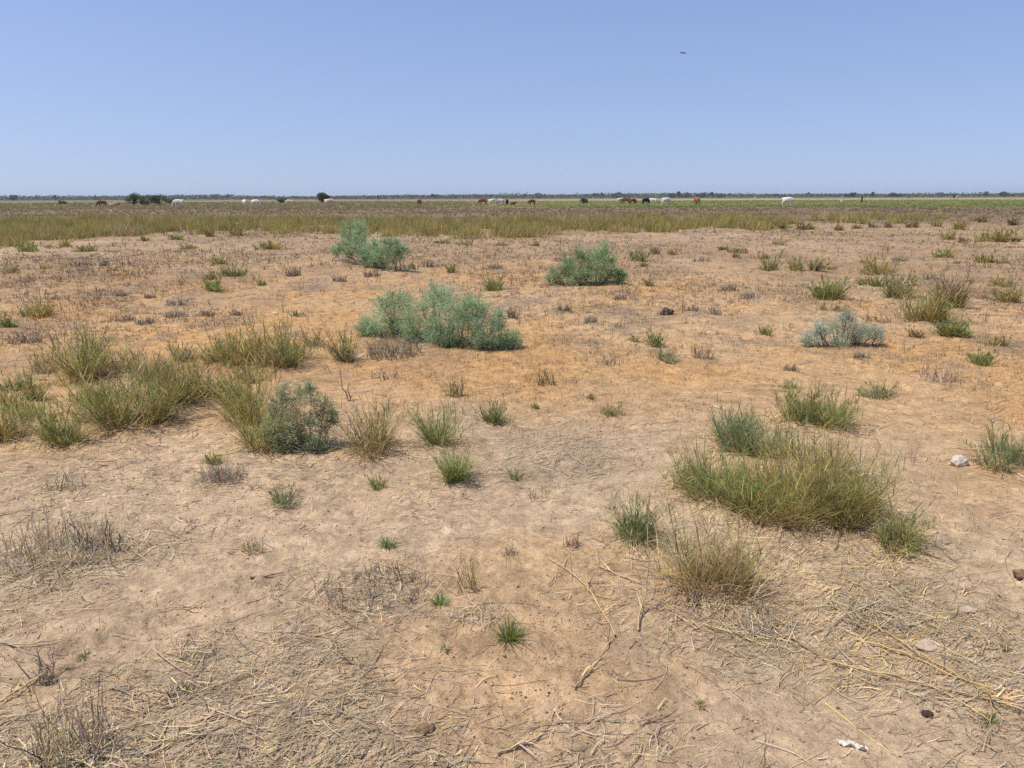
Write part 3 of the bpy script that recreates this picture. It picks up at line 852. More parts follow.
shrub('grey-green feathery bushy plant leaning over the near tussock belt', (293, 452),
      [(290, 386, 12), (302, 380, 11), (312, 390, 13), (278, 394, 12), (300, 402, 14), (320, 404, 12), (284, 410, 14), (308, 420, 15), (292, 428, 14), (272, 424, 12), (322, 424, 12), (298, 441, 12), (280, 440, 11), (310, 374, 8), (326, 392, 8), (314, 438, 11), (330, 414, 8), (286, 374, 8), (270, 404, 10), (304, 448, 9), (288, 449, 8), (268, 438, 9), (326, 440, 9), (296, 430, 10), (312, 450, 7), (276, 428, 10), (334, 402, 7)],
      cols=[(0.31, 0.39, 0.21), (0.37, 0.44, 0.26), (0.28, 0.36, 0.18), (0.38, 0.38, 0.19)], leaf=.0085, dens=.75, feath=.55, bare=.3, squash=.8, stem_r=.28, stemcol=(.33, .27, .18))


# ------------------------------------------------------------------ stones, lumps, scraps and long stalks
def lump(name, u, v, w, h, mat, label, cat, seed=0, flat=1.0, group=None, edge=0.5, lift=.22):
    p, s = at(u, v - h * .3)
    import bmesh
    bm = bmesh.new()
    bmesh.ops.create_icosphere(bm, subdivisions=4, radius=1.0)
    rr = np.random.default_rng(seed)
    k1 = rr.uniform(0, 50, 3)
    cuts = [(lambda q: q / np.linalg.norm(q))(rr.normal(0, 1, 3)) for _ in range(9)]
    lim = rr.uniform(.62, .9, 9)
    for vt in bm.verts:
        c = np.array(vt.co)
        for nrm, l_ in zip(cuts, lim):
            e = c @ nrm - l_
            if e > 0:
                c = c - nrm * e * edge * 1.7
        n_ = 0.16 * float(vn(c[0] * 2 + k1[0], c[1] * 2 + c[2] * 1.7 + k1[1], 3)) + .11 * float(vn(c[0] * 5 + k1[1], c[1] * 5 + c[2] * 4, 4)) + .05 * float(vn(c[0] * 13 + k1[1], c[1] * 13 + c[2] * 9, 5))
        c = c * (1 + n_)
        vt.co = Vector((c[0] * w * s * .55, c[1] * w * s * .45 * flat, c[2] * h * s * .62 + h * s * lift))
    me = bpy.data.meshes.new(name); bm.to_mesh(me); bm.free()
    for pl in me.polygons: pl.use_smooth = True
    me.materials.append(mat)
    o = bpy.data.objects.new(name, me); COL.objects.link(o); o.location = p
    o.rotation_euler = (0, 0, rr.uniform(0, .6))
    return tag(o, label, cat, group)


M_STONE = solid_mat('white_stone', (0.62, 0.54, 0.45), .9, .3, 30, bump=.004)
M_CRUST = solid_mat('pale_crust', (0.52, 0.40, 0.285), .95, .25, 30, bump=.006)
M_DUNG = solid_mat('dried_dung', (0.085, 0.055, 0.04), .95, .4, 25, bump=.006)
M_CLOD = solid_mat('brown_clod', (0.27, 0.17, 0.10), .95, .4, 40, bump=.005)
lump('stone', 958, 469, 17, 12, M_STONE, 'white angular stone in front of the wide low blue-green tussock', 'stone', 5)
lump('dung', 667, 317, 12, 9, M_DUNG, 'dark brown lump of dung on orange sand', 'dung', 8, .8, edge=.3)
lump('soil_lump', 928, 650, 26, 9, M_CRUST, 'largest pale crusty soil lump among golden stalks', 'soil lump', 11, 1.0, lift=-.05)
lump('soil_lump', 968, 612, 18, 6, M_CRUST, 'pale crusty soil lump behind the largest one, under dead stems', 'soil lump', 12, lift=-.05)
lump('soil_lump', 425, 733, 18, 8, M_CLOD, 'brown knobbly clod alone on smooth near sand', 'soil lump', 14, edge=.2)
lump('soil_lump', 1021, 580, 16, 11, M_CLOD, 'rusty brown clod cut by the frame edge', 'soil lump', 15)
lump('dung', 927, 717, 10, 6, M_DUNG, 'small dark dung lump on the nearest sand', 'dung', 16, edge=.3)

# white scrap: crumpled sheet
p, s = at(852, 747)
nx, ny = 26, 10
xs, ys = np.meshgrid(np.linspace(-.5, .5, nx), np.linspace(-.5, .5, ny))
zz = .008 + .008 * vn(xs * 7 + 3, ys * 5 + 1, 2) + .006 * vn(xs * 19, ys * 15, 4)
wd = (0.55 + .45 * np.abs(vn(xs[0] * 6 + 9, xs[0] * 0, 6)))[None]
X = xs * .072; Y = ys * .019 * wd - xs * .036
V = np.stack([X, Y, zz], -1)
VB = V - np.array([0, 0, .0012])
i0 = np.arange(nx * ny).reshape(ny, nx)
top = np.stack([i0[:-1, :-1], i0[:-1, 1:], i0[1:, 1:], i0[1:, :-1]], -1).reshape(-1, 4)
me = raw_mesh('plastic_scrap', np.concatenate([V.reshape(-1, 3), VB.reshape(-1, 3)]), np.concatenate([top, top[:, ::-1] + nx * ny]), None, solid_mat('white_film', (0.68, 0.63, 0.56), .9, .25, 40), True)
o = bpy.data.objects.new('plastic_scrap', me); COL.objects.link(o); o.location = p
tag(o, 'crumpled white scrap lying on the nearest sand', 'litter scrap')


def stalk(pts, label, r_=0.0032, colr=STRAW, lift=None, sheath=True):
    """one long dry stem through photo points on the ground; lift: metres above the ground at each point"""
    P = []
    lift = lift or [0.012] * len(pts)
    base = None
    for (u, v), l in zip(pts, lift):
        if l > .04:      # raised point: keep the depth of the foot
            P.append(np.array([0, 0, CAM_H]) + ray(u, v) * base)
        else:
            q, s = at(u, v); base = s * F_PX
            P.append(q + np.array([0, 0, l]))
    P = np.array(P)
    # smooth resample
    t = np.linspace(0, len(P) - 1, 14)
    Q = np.stack([np.interp(t, np.arange(len(P)), P[:, c]) for c in range(3)], 1)
    for _ in range(2):
        Q[1:-1] = (Q[:-2] + 2 * Q[1:-1] + Q[2:]) / 4
    Q[1:-1] += R.normal(0, .002, Q[1:-1].shape)
    rr = .9 * r_ * np.linspace(1.2, .55, 14) * (1 + .25 * (np.arange(14) % 4 == 0))
    org = Q[0].copy()
    g = Geo().add(*tubes((Q - org)[None], rr[None], np.array([colr])))
    if sheath:
        m = 7
        j = R.integers(2, 12, m)
        dd = Q[j + 1] - Q[j]
        az = np.arctan2(dd[:, 1], dd[:, 0]) + R.normal(0, .5, m)
        b = Q[j] - org; b[:, 2] += .002
        c = pick([STRAW, GOLD, GREYD], [3, 2, 1], m)
        g.add(*blades(b, az, np.clip(R.normal(1.3, .15, m), 0, 1.5), R.uniform(.04, .11, m), np.full(m, .006), R.normal(.15, .1, m), c, c, 3))
    o = g.obj('dry_stalk', MAT_DRY); o.location = org
    return tag(o, label, 'dry stalk')


stalk([(574, 691), (592, 668), (613, 640)], 'short thick straw stalk with split end on smooth near sand', .0032, (.62, .49, .28))
stalk([(615, 638), (598, 605), (580, 580), (548, 560)], 'long bent straw stalk behind the short split one', .0035)
stalk([(638, 632), (641, 612), (647, 590), (649, 556), (647, 524)], 'tall leaning dry stalk rising from pale ground beside the straw tussock', .0042, (0.56, .45, .26), [.01, .03, .06, .2, .3])
stalk([(497, 757), (520, 748), (541, 738)], 'short straw stick on the nearest sand', .0035, GREYD)
stalk([(856, 642), (905, 655), (950, 678), (1004, 700)], 'long golden stalk passing the largest soil lump', .0036, GOLD)
stalk([(872, 626), (925, 660), (992, 699)], 'golden stalk crossing above the longest golden one', .003, GOLD)
stalk([(822, 662), (900, 682), (960, 694), (1030, 716)], 'longest golden stalk, running to the frame edge', .0034, GOLD)
stalk([(985, 686), (992, 712), (988, 746)], 'golden stalk folded downward beside the grey-green sprout', .0035, GOLD)
stalk([(990, 700), (1010, 703), (1030, 702)], 'golden stalk lying flat behind the grey-green sprout', .003, GOLD)
stalk([(706, 628), (735, 636), (768, 650)], 'straw stalk lying in front of the straw tussock', .003)
stalk([(764, 770), (766, 735)], 'thin dark upright stem at the bottom edge of the frame', .0022, DEAD, [0, .1], False)
stalk([(250, 580), (268, 578), (284, 575)], 'dark stick lying by the tiny dead tuft', .006, DEAD, None, False)
stalk([(-10, 645), (25, 648), (70, 640)], 'long grey straw stalk by the few bent dead stems', .003, GREYD)
stalk([(0, 705), (24, 690), (40, 676)], 'pale straw stalk behind the nearest dead clump', .004)
stalk([(158, 612), (185, 609), (208, 607)], 'single straight pale straw on smooth sand', .003)
stalk([(360, 762), (380, 735), (372, 722)], 'dark curved stem in the near straw litter', .003, DEAD, None, False)
stalk([(640, 585), (600, 570), (590, 552)], 'straw stalk fallen from the leaning-stalk tussock', .003)
stalk([(790, 640), (815, 655), (840, 668)], 'dark stalk behind the longest golden one', .003, DEAD, None, False)

# ------------------------------------------------------------------ litter and ground cover (nobody could count it)
HOT = [(320, 715, 120, 1.7), (210, 700, 80, 1.1), (60, 715, 90, .9), (60, 575, 90, .9), (905, 620, 110, 1.7), (770, 590, 110, 1.4), (840, 560, 80, 1.0), (555, 455, 80, .8), (290, 470, 60, .8), (380, 612, 80, .6), (110, 470, 110, .6),
       (630, 600, 70, .6), (715, 640, 60, .8), (430, 500, 70, .4), (880, 680, 90, .6), (980, 690, 60, .7), (600, 730, 90, .45), (180, 545, 60, .5), (640, 430, 60, .3), (150, 740, 60, .7)]
BARE = []
for (u, v, r) in [(560, 670, 90), (420, 650, 70), (110, 630, 100), (800, 712, 70), (680, 690, 60), (480, 580, 60), (180, 590, 70), (900, 730, 60), (520, 530, 60)]:
    p, s = at(u, v); BARE.append((p[0], p[1], r * s))
HW = []
for (u, v, r, a) in HOT:
    p, s = at(u, v)
    HW.append((p[0], p[1], r * s, a))


def dens_near(x, y):
    d = .04 + .09 * ss(-.05, .6, fbm(x * 1.1, y * 1.1, 31)) + .10 * ss(4, 8, np.hypot(x, y))
    for (hx, hy, hr, a) in HW:
        d = d + a * np.exp(-np.minimum(((x - hx) ** 2 + ((y - hy) * .8) ** 2) / (hr * hr * .7), 30))
    for (hx, hy, hr) in BARE:
        d = d * (1 - .85 * np.exp(-np.minimum(((x - hx) ** 2 + ((y - hy) * .9) ** 2) / (hr * hr), 30)))
    return d


def scatter(n, d0, d1, half=0.80, pw=1.0):
    """points in the wedge in front of the camera, thinning with distance"""
    q = R.random(n)
    y = d0 * (d1 / d0) ** (q ** pw)
    x = (R.random(n) * 2 - 1) * (y * half + .25)
    return x, y


def litter():
    n = 190000
    x, y = scatter(n, 1.3, 15)
    keep = R.random(n) < np.clip(dens_near(x, y) * .8, 0, 1)
    x, y = x[keep], y[keep]; n = len(x)
    d = np.hypot(x, y)
    L = np.clip(R.lognormal(-3.15, .75, n), .01, .32) * np.maximum(1, d / 8)
    r_ = np.maximum(.0009, .00027 * d) * np.clip(R.lognormal(-.15, .45, n), .3, 1.9)
    C = pick([(.50, .385, .235), (.42, .335, .225), DEAD, DARK, (.52, .37, .18), (.60, .48, .32)], [7, 5, 3, .8, 1.5, 1.5], n, .2)
    gx_, gs_ = at(850, 600)
    gk = np.exp(-((x - gx_[0]) ** 2 + (y - gx_[1]) ** 2) / (150 * gs_) ** 2) * .5
    C = np.where((R.random(n) < gk)[:, None], pick([GOLD, STRAW], [3, 2], n, .2), C)
    az = np.where(R.random(n) < .45, R.normal(.5, .45, n), R.random(n) * 6.283)
    g = Geo().add(*strands(x, y, L, r_, C, .014, (0, 0, 0), az))
    tag(g.obj('straw_litter', MAT_DRY), None, None, None, 'stuff')


litter()


def crumbs():
    """grit and crumbs of soil and droppings"""
    n = 60000
    x, y = scatter(n, 1.3, 20)
    keep = R.random(n) < .35 + .65 * ss(-.3, .5, fbm(x * .8, y * .8, 41))
    x, y = x[keep], y[keep]; n = len(x)
    d = np.hypot(x, y)
    s = np.clip(R.lognormal(-6.05, .55, n), .0006, .0062) * np.maximum(1, d / 7)
    ico = np.array([[1, 0, 0], [-1, 0, 0], [0, 1, 0], [0, -1, 0], [0, 0, 1], [0, 0, -.6]], float)
    fc = np.array([[0, 2, 4], [2, 1, 4], [1, 3, 4], [3, 0, 4], [2, 0, 5], [1, 2, 5], [3, 1, 5], [0, 3, 5]])
    V = ico[None] * (1 + .35 * R.standard_normal((n, 6, 1))) * s[:, None, None]
    V[:, :, 2] *= .7
    a = R.random(n) * 6.283
    X = V[:, :, 0] * np.cos(a)[:, None] - V[:, :, 1] * np.sin(a)[:, None]
    Y = V[:, :, 0] * np.sin(a)[:, None] + V[:, :, 1] * np.cos(a)[:, None]
    V[:, :, 0] = X + x[:, None]; V[:, :, 1] = Y + y[:, None]
    V[:, :, 2] += (ground_h(x, y) + s * .25)[:, None]
    C = pick([(0.46, .335, .215), (0.36, .25, .155), (.16, .11, .075), (.44, .31, .2)], [6, 4, 1.6, 1.5], n, .2)
    T = (fc[None] + (np.arange(n) * 6)[:, None, None]).reshape(-1, 3)
    me = raw_mesh('soil_crumbs', V.reshape(-1, 3), None, np.repeat(C[:, None], 6, 1), MAT_TWIG, False, T)
    o = bpy.data.objects.new('soil_crumbs', me); COL.objects.link(o)
    tag(o, kind='stuff')


crumbs()


def ground_cover(name, x, y, hgt, nb, bwid, cols, wts, mat, lean_s=.5, basec=None, bwt=None, spread=1.0, S=2):
    """many little tufts of nb blades each"""
    n = len(x)
    N_ = n * nb
    X = np.repeat(x, nb); Y = np.repeat(y, nb); H = np.repeat(hgt, nb)
    X = X + R.normal(0, .3, N_) * H * spread; Y = Y + R.normal(0, .3, N_) * H * spread
    base = np.stack([X, Y, ground_h(X, Y) - .01], 1)
    az = R.random(N_) * 6.283
    tip = np.repeat(pick(cols, wts, n, .15), nb, 0) * (1 + .15 * R.standard_normal((N_, 1)))
    cb = pick(basec, bwt, N_) if basec else tip * .85
    g = Geo().add(*blades(base, az, np.abs(R.normal(0, lean_s, N_)), H * R.uniform(.45, 1.1, N_), np.broadcast_to(bwid, (n,)).repeat(nb) * R.uniform(.6, 1.3, N_), R.normal(.2, .3, N_), cb, tip, S))
    return tag(g.obj(name, mat), None, None, None, 'stuff')


# short dry stubble specking the bare sand
n = 85000
x, y = scatter(n, 2.2, 42, .78, .66)
f = fbm(x * .45, y * .30, 51) + .35 * fbm(x * 2.1, y * 2.1, 52)
keep = R.random(n) < np.clip(.20 + .85 * ss(-.12, .45, f), 0, 1) * (.35 + .65 * ss(4, 10, y))
x, y = x[keep], y[keep]
d = np.hypot(x, y)
ground_cover('dry_stubble', x, y, R.lognormal(-2.95, .5, len(x)) * (.8 + .5 * ss(6, 20, d)), 6, np.maximum(.0022, .0006 * d), [DEAD, GREYD, RUST, STRAW, DARK, OLIVE], [5, 2, 3, 2, 2, 1.8], MAT_DRY, .65)

# far grass belt
def belt_mask(x, y):
    u = x / y           # only to bound the belt to the view's breadth
    wob = 6 * fbm(x * .11, y * .05, 61) + 2.0 * fbm(x * .5, y * .2, 60)
    near = np.interp(u, [-.67, -.48, -.24, 0, .1, .22, .32, .38, .7], [23.5, 29, 31.5, 32.5, 36, 38, 40, 46, 52]) + wob
    far = 60 + wob
    return ss(near - 4, near + 7, y) * (1 - ss(far - 14, far, y)) * (1 - .4 * ss(.3, .45, u))


nb_ = 3600
by_ = 22 + (64 - 22) * R.random(nb_) ** .85; bx_ = (R.random(nb_) * 2 - 1) * by_ * .8
keep = R.random(nb_) < belt_mask(bx_, by_) * (.10 + .90 * ss(-.25, .3, fbm(bx_ * .28, by_ * .16, 62)))
bx_, by_ = bx_[keep], by_[keep]
m_ = 9
x = np.repeat(bx_, m_) + R.normal(0, .27, len(bx_) * m_); y = np.repeat(by_, m_) + R.normal(0, .25, len(bx_) * m_)
hb = np.repeat(R.uniform(.26, .82, len(bx_)), m_) * R.uniform(.6, 1.1, len(x))
tone = np.repeat(R.integers(0, 4, len(bx_)), m_)
for q, (c_, w_) in enumerate([([YELLOW, OLIVE], [3, 2]), ([OLIVE, (0.33, .27, .11), RUST], [3, 2, 1]), ([OLIVE, GREEN, YELLOW], [3, 2, 2]), ([YELLOW, STRAW, RUST], [3, 2, 1])]):
    k = tone == q
    ground_cover('bunch_grass', x[k], y[k], hb[k], 22, .00055 * y[k] + .004, c_, w_, MAT_GRASS, .42, [RUST, OLIVE, STRAW], [2, 3, 1], 1.0, 3)

# short dry growth of the brown field behind it
n = 34000
y = 40 + (150 - 40) * R.random(n); x = (R.random(n) * 2 - 1) * y * .8
keep = R.random(n) < ss(40, 60, y) * (1 - ss(120, 150, y)) * (.35 + .65 * ss(-.4, .2, fbm(x * .08, y * .08, 63)))
x, y = x[keep], y[keep]
ground_cover('dry_field_grass', x, y, R.uniform(.08, .26, len(x)), 7, .0006 * y, [(0.30, .215, .14), (0.28, .20, .125), (0.28, .225, .11), (.27, .24, .09)], [4, 4, 3, 2], MAT_GRASS, .7)

# green pasture and olive rough grazing farther out
def pasture_k(x, y):
    u = x / y
    return np.clip(ss(-.12, .12, u + .08 * fbm(x * .02, y * .02, 64)), 0, 1)


n = 26000
y = 110 * (400 / 110) ** R.random(n); x = (R.random(n) * 2 - 1) * y * .8
keep = R.random(n) < ss(110, 135, y) * (1 - ss(330, 400, y))
x, y = x[keep], y[keep]
pk = pasture_k(x, y) > R.random(len(x)) * .9
ground_cover('pasture_grass', x[pk], y[pk], R.uniform(.10, .26, pk.sum()), 6, .0007 * y[pk], [(0.215, .285, .06), (0.30, .31, .085), (0.20, .25, .065)], [4, 3, 2], MAT_GRASS, .8)
ground_cover('rough_grass', x[~pk], y[~pk], R.uniform(.12, .34, (~pk).sum()) * (1 + .8 * (x[~pk] / y[~pk] < -.05)), 6, .0007 * y[~pk], [OLIVE, (0.33, .26, .14), DEAD, (0.26, .255, .11)], [4, 4, 2, 3], MAT_GRASS, .6)


# ------------------------------------------------------------------ ground sheet
def ground_colour(x, y):
    d = np.hypot(x, y)
    A = np.array([0.50, 0.368, 0.235]); B = np.array([0.53, 0.318, 0.138]); G_ = np.array([0.385, 0.300, 0.205]); Pu = np.array([0.315, 0.212, 0.125]); PL = np.array([0.56, 0.425, 0.275])
    c = np.broadcast_to(A, x.shape + (3,)).copy()

    def mx(c, col_, k):
        return c * (1 - k[..., None]) + np.asarray(col_) * k[..., None]
    c = mx(c, PL, .55 * ss(.1, .6, fbm(x * .6, y * .6, 71)))
    c = mx(c, B, np.clip(.95 * ss(4.5, 7.5, d) * (1 - ss(15, 28, d)) * (.5 + .5 * ss(-.35, .25, fbm(x * .35, y * .3, 72))) + .35 * ss(.05, .5, fbm(x * .7, y * .7, 73)), 0, 1))
    for (u, v, r, k) in GREYS:
        c = mx(c, G_, k * np.exp(-np.minimum(((x - u) ** 2 + ((y - v) * .75) ** 2) / (r * r), 30)))
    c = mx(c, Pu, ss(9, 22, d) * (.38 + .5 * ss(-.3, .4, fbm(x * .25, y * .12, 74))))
    c = mx(c, PL, .5 * ss(.15, .5, fbm(x * .2, y * .1, 75)) * ss(9, 15, d) * (1 - ss(26, 40, d)))
    # far fields
    bm_ = belt_mask(x, np.maximum(y, 1))
    c = mx(c, (0.245, .185, .095), .75 * bm_)
    c = mx(c, (0.215, .158, .098), ss(44, 62, d) * (1 - ss(115, 150, d)) * .95)
    pk_ = pasture_k(x, np.maximum(y, 1))
    k2 = ss(110, 140, d) * (1 - ss(330, 420, d))
    c = mx(c, (0.165, .185, .05), k2 * pk_ * .95)
    c = mx(c, (0.245, .185, .105), k2 * (1 - pk_) * .95)
    c = mx(c, (0.25, .20, .12), ss(330, 430, d)); c = mx(c, (0.40, .315, .17), ss(360, 440, d) * (1 - ss(560, 700, d)) * (.05 + .75 * pk_))
    c = mx(c, (0.17, .155, .085), ss(560, 800, d))
    c = c * (1 + .10 * fbm(x * 2.5, y * 2.5, 76))[..., None] * (1 + .07 * fbm(x * 9, y * 9, 77))[..., None]
    md = ss(5, 10, d) * (1 - ss(40, 55, d))
    c = mx(c, (.30, .215, .14), md * .60 * ss(.02, .45, fbm(x * 1.3, y * .7, 91)))
    c = mx(c, (.52, .37, .22), md * .40 * ss(.05, .5, fbm(x * .9, y * .5, 92)))
    c = mx(c, (.27, .20, .15), md * .55 * ss(.2, .5, fbm(x * 3.1, y * 2.0, 93)))
    # damp or trodden darker scuffs
    c = c * (1 - .16 * ss(.2, .6, fbm(x * 4, y * 4, 78)))[..., None]
    return c


GREYS = []
for (u, v, r, k) in [(560, 455, 70, .8), (940, 610, 70, .6), (880, 600, 60, .4), (640, 640, 40, .6), (60, 560, 80, .5), (410, 600, 60, .4), (480, 420, 60, .5), (760, 640, 60, .5)]:
    p, s = at(u, v); GREYS.append((p[0], p[1], r * s, k))

fa = np.radians(np.linspace(90 + 46, 90 - 46, 820))
ca = np.radians(np.linspace(90 - 46, 90 + 46 - 360, 40)[1:-1])
ang = np.concatenate([fa, ca])
rr_ = np.concatenate([[0.05, .3, .6, .8, 1.0], np.geomspace(1.15, 45, 860), np.geomspace(46, 5000, 130)])
RRg, AAg = np.meshgrid(rr_, ang, indexing='ij')
gx, gy = RRg * np.cos(AAg), RRg * np.sin(AAg)
gz = ground_h(gx, gy)
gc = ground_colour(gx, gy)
nr, na = gx.shape
idx = np.arange(nr * na).reshape(nr, na)
nxt = np.roll(idx, -1, 1)
Q = np.stack([idx[:-1], idx[1:], nxt[1:], nxt[:-1]], -1).reshape(-1, 4)
Vg = np.stack([gx, gy, gz], -1).reshape(-1, 3)
# close the hub
Vg = np.concatenate([Vg, [[0, 0, float(ground_h(0, 0))]]]); gcf = np.concatenate([gc.reshape(-1, 3), gc[0, :1]])
Tg = np.stack([np.full(na, len(Vg) - 1), idx[0], nxt[0]], -1)


def ground_mat():
    m, nt, out = new_mat('sandy_ground')
    a = N(nt, 'ShaderNodeAttribute', attribute_name='Col')
    g = nt.nodes.new('ShaderNodeNewGeometry')

    def noise(scale, detail=4.0, rough=.6):
        n = N(nt, 'ShaderNodeTexNoise', Scale=scale, Detail=detail, Roughness=rough)
        nt.links.new(g.outputs['Position'], n.inputs['Vector'])
        return n.outputs['Fac']

    def ramp(f, p0, p1, c0, c1):
        r = nt.nodes.new('ShaderNodeValToRGB')
        r.color_ramp.elements[0].position = p0; r.color_ramp.elements[1].position = p1
        r.color_ramp.elements[0].color = (*c0, 1); r.color_ramp.elements[1].color = (*c1, 1)
        nt.links.new(f, r.inputs[0])
        return r.outputs[0]
    n1, n2, n3 = noise(7, 5), noise(38, 5, .65), noise(210, 3, .7)
    c = mix_rgb(nt, 'MULTIPLY', 1.0, a.outputs['Color'], ramp(n1, .3, .7, (.80, .79, .78), (1.16, 1.15, 1.13)))
    c = mix_rgb(nt, 'MULTIPLY', 1.0, c, ramp(n2, .3, .7, (.78, .76, .74), (1.18, 1.18, 1.18)))
    c = mix_rgb(nt, 'MULTIPLY', 1.0, c, ramp(n3, .3, .7, (.80, .78, .76), (1.18, 1.18, 1.18)))
    # crumbly crust: plates of slightly different tone with rough edges
    vc = N(nt, 'ShaderNodeTexVoronoi', Scale=17.0); vc.feature = 'F1'
    wv = N(nt, 'ShaderNodeTexNoise', Scale=24.0, Detail=3.0); nt.links.new(g.outputs['Position'], wv.inputs['Vector'])
    va = nt.nodes.new('ShaderNodeVectorMath'); va.operation = 'MULTIPLY_ADD'
    nt.links.new(wv.outputs['Color'], va.inputs[0]); va.inputs[1].default_value = (.06, .06, .06); nt.links.new(g.outputs['Position'], va.inputs[2])
    nt.links.new(va.outputs[0], vc.inputs['Vector'])
    sv_ = nt.nodes.new('ShaderNodeSeparateColor'); nt.links.new(vc.outputs['Color'], sv_.inputs[0])
    c = mix_rgb(nt, 'MULTIPLY', 1.0, c, ramp(sv_.outputs[0], .1, .9, (.90, .89, .88), (1.08, 1.08, 1.08)))
    # dark grit and pale grains
    v = N(nt, 'ShaderNodeTexVoronoi', Scale=85.0); nt.links.new(g.outputs['Position'], v.inputs['Vector'])
    sepc = nt.nodes.new('ShaderNodeSeparateColor'); nt.links.new(v.outputs['Color'], sepc.inputs[0])
    spot = math_n(nt, 'MULTIPLY', math_n(nt, 'LESS_THAN', v.outputs['Distance'], .28), math_n(nt, 'GREATER_THAN', sepc.outputs[0], .86))
    c = mix_rgb(nt, 'MIX', math_n(nt, 'MULTIPLY', spot, .6), c, (.13, .09, .06))
    spot2 = math_n(nt, 'MULTIPLY', math_n(nt, 'LESS_THAN', v.outputs['Distance'], .25), math_n(nt, 'LESS_THAN', sepc.outputs[0], .07))
    c = mix_rgb(nt, 'MIX', math_n(nt, 'MULTIPLY', spot2, .5), c, (.55, .44, .33))
    p = N(nt, 'ShaderNodeBsdfPrincipled', Roughness=.95)
    p.inputs['Specular IOR Level'].default_value = .1
    nt.links.new(c, p.inputs['Base Color'])
    b1 = N(nt, 'ShaderNodeBump', Strength=1.0, Distance=.018); nt.links.new(n2, b1.inputs['Height'])
    b0 = N(nt, 'ShaderNodeBump', Strength=.5, Distance=.008); nt.links.new(sv_.outputs[1], b0.inputs['Height']); nt.links.new(b0.outputs[0], b1.inputs['Normal'])
    b2 = N(nt, 'ShaderNodeBump', Strength=.9, Distance=.004); nt.links.new(n3, b2.inputs['Height']); nt.links.new(b1.outputs[0], b2.inputs['Normal'])
    nt.links.new(b2.outputs[0], p.inputs['Normal'])
    nt.links.new(p.outputs[0], out.inputs['Surface'])
    return m


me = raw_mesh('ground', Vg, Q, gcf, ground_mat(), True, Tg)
ground = bpy.data.objects.new('ground', me); COL.objects.link(ground)
tag(ground, None, None, None, 'structure')


# ------------------------------------------------------------------ trees
def leaf_cloud(lobes, n_per, size, cols, rng=R):
    g = Geo()
    for (cx, cy, cz, rx, ry, rz) in lobes:
        n = n_per
        dv = rng.normal(0, 1, (n, 3)); dv /= np.linalg.norm(dv, axis=1, keepdims=True)
        B = np.array([cx, cy, cz]) + dv * np.array([rx, ry, rz]) * (rng.random((n, 1)) ** .45)
        B[:, 2] = np.maximum(B[:, 2], .05)
        ld = dv * .6 + rng.normal(0, .7, (n, 3)); ld /= np.linalg.norm(ld, axis=1, keepdims=True)
        sd = np.cross(ld, rng.normal(0, 1, (n, 3))); sd /= np.linalg.norm(sd, axis=1, keepdims=True) + 1e-9
        ll = size * rng.uniform(.7, 1.5, (n, 1)); lw = ll * .38
        V = np.stack([B, B + ld * ll * .5 + sd * lw, B + ld * ll, B + ld * ll * .5 - sd * lw], 1)
        C = pick(cols, [1] * len(cols), n, .2) * (1 + .12 * rng.standard_normal())
        g.add(V, np.arange(n * 4).reshape(n, 4), np.repeat(C[:, None], 4, 1))
    return g


def tree_meshes(W, H, trunk, nl, n_per, size, cols):
    lobes = []
    st = Geo()
    for i in range(nl):
        a = R.random() * 6.283; q = R.random() ** .6
        cx, cy = math.cos(a) * q * .36 * W, math.sin(a) * q * .36 * W
        cz = H * R.uniform(.45 if trunk > .2 else .3, .86) * (1 - .18 * q)
        r = W * R.uniform(.12, .24)
        lobes.append((cx, cy, cz, r, r, min(r * .8, H * .25)))
        P = np.array([[[0, 0, -.1], [cx * .1, cy * .1, H * trunk], [cx * .6, cy * .6, H * trunk + (cz - H * trunk) * .6], [cx, cy, cz]]])
        th = W * .022
        st.add(*tubes(P, np.array([[th * 1.6, th, th * .5, th * .15]]), np.array([[.12, .09, .065]])))
    g = leaf_cloud(lobes, n_per, size, cols)
    mc = raw_mesh('crown', np.concatenate(g.V), np.concatenate(g.Q), np.concatenate(g.C), MAT_TREE)
    mt = raw_mesh('trunk', np.concatenate(st.V), np.concatenate(st.Q), np.concatenate(st.C), MAT_TWIG)
    return mc, mt


def put_tree(meshes, u, dist, label, cat='tree', group=None, sc=1.0, name='tree', rot=0.0):
    p = at_dist(u, dist)
    root = empty(name, p); root.scale = (sc, sc, sc); root.rotation_euler = (0, 0, rot)
    for nm, me_ in (('crown', meshes[0]), ('trunk', meshes[1])):
        o = bpy.data.objects.new(nm, me_); COL.objects.link(o); o.parent = root
    return tag(root, label, cat, group)


TREEC = [(0.125, .13, .06), (0.10, .115, .055), (0.15, .145, .075)]
BUSHC = [(0.11, .135, .07), (0.135, .155, .085), (0.09, .115, .06)]
put_tree(tree_meshes(4.4, 3.2, .12, 12, 260, .16, BUSHC), 133, 190, 'dark rounded bush, tallest end of the far bush clump', 'bush', name='bush')
put_tree(tree_meshes(4.4, 2.6, .1, 10, 240, .16, BUSHC), 146, 195, 'middle dark bush of the far bush clump', 'bush', name='bush', rot=1)
put_tree(tree_meshes(4.8, 2.7, .1, 12, 240, .16, BUSHC), 159, 192, 'broad bush third along the far bush clump', 'bush', name='bush', rot=2)
put_tree(tree_meshes(4.6, 1.8, .1, 10, 200, .16, BUSHC), 173, 196, 'lowest trailing bush ending the far bush clump', 'bush', name='bush', rot=3)
put_tree(tree_meshes(4.8, 3.6, .1, 22, 340, .2, TREEC), 323, 250, 'lone round dark green tree on the plain behind a tan cow', 'tree')
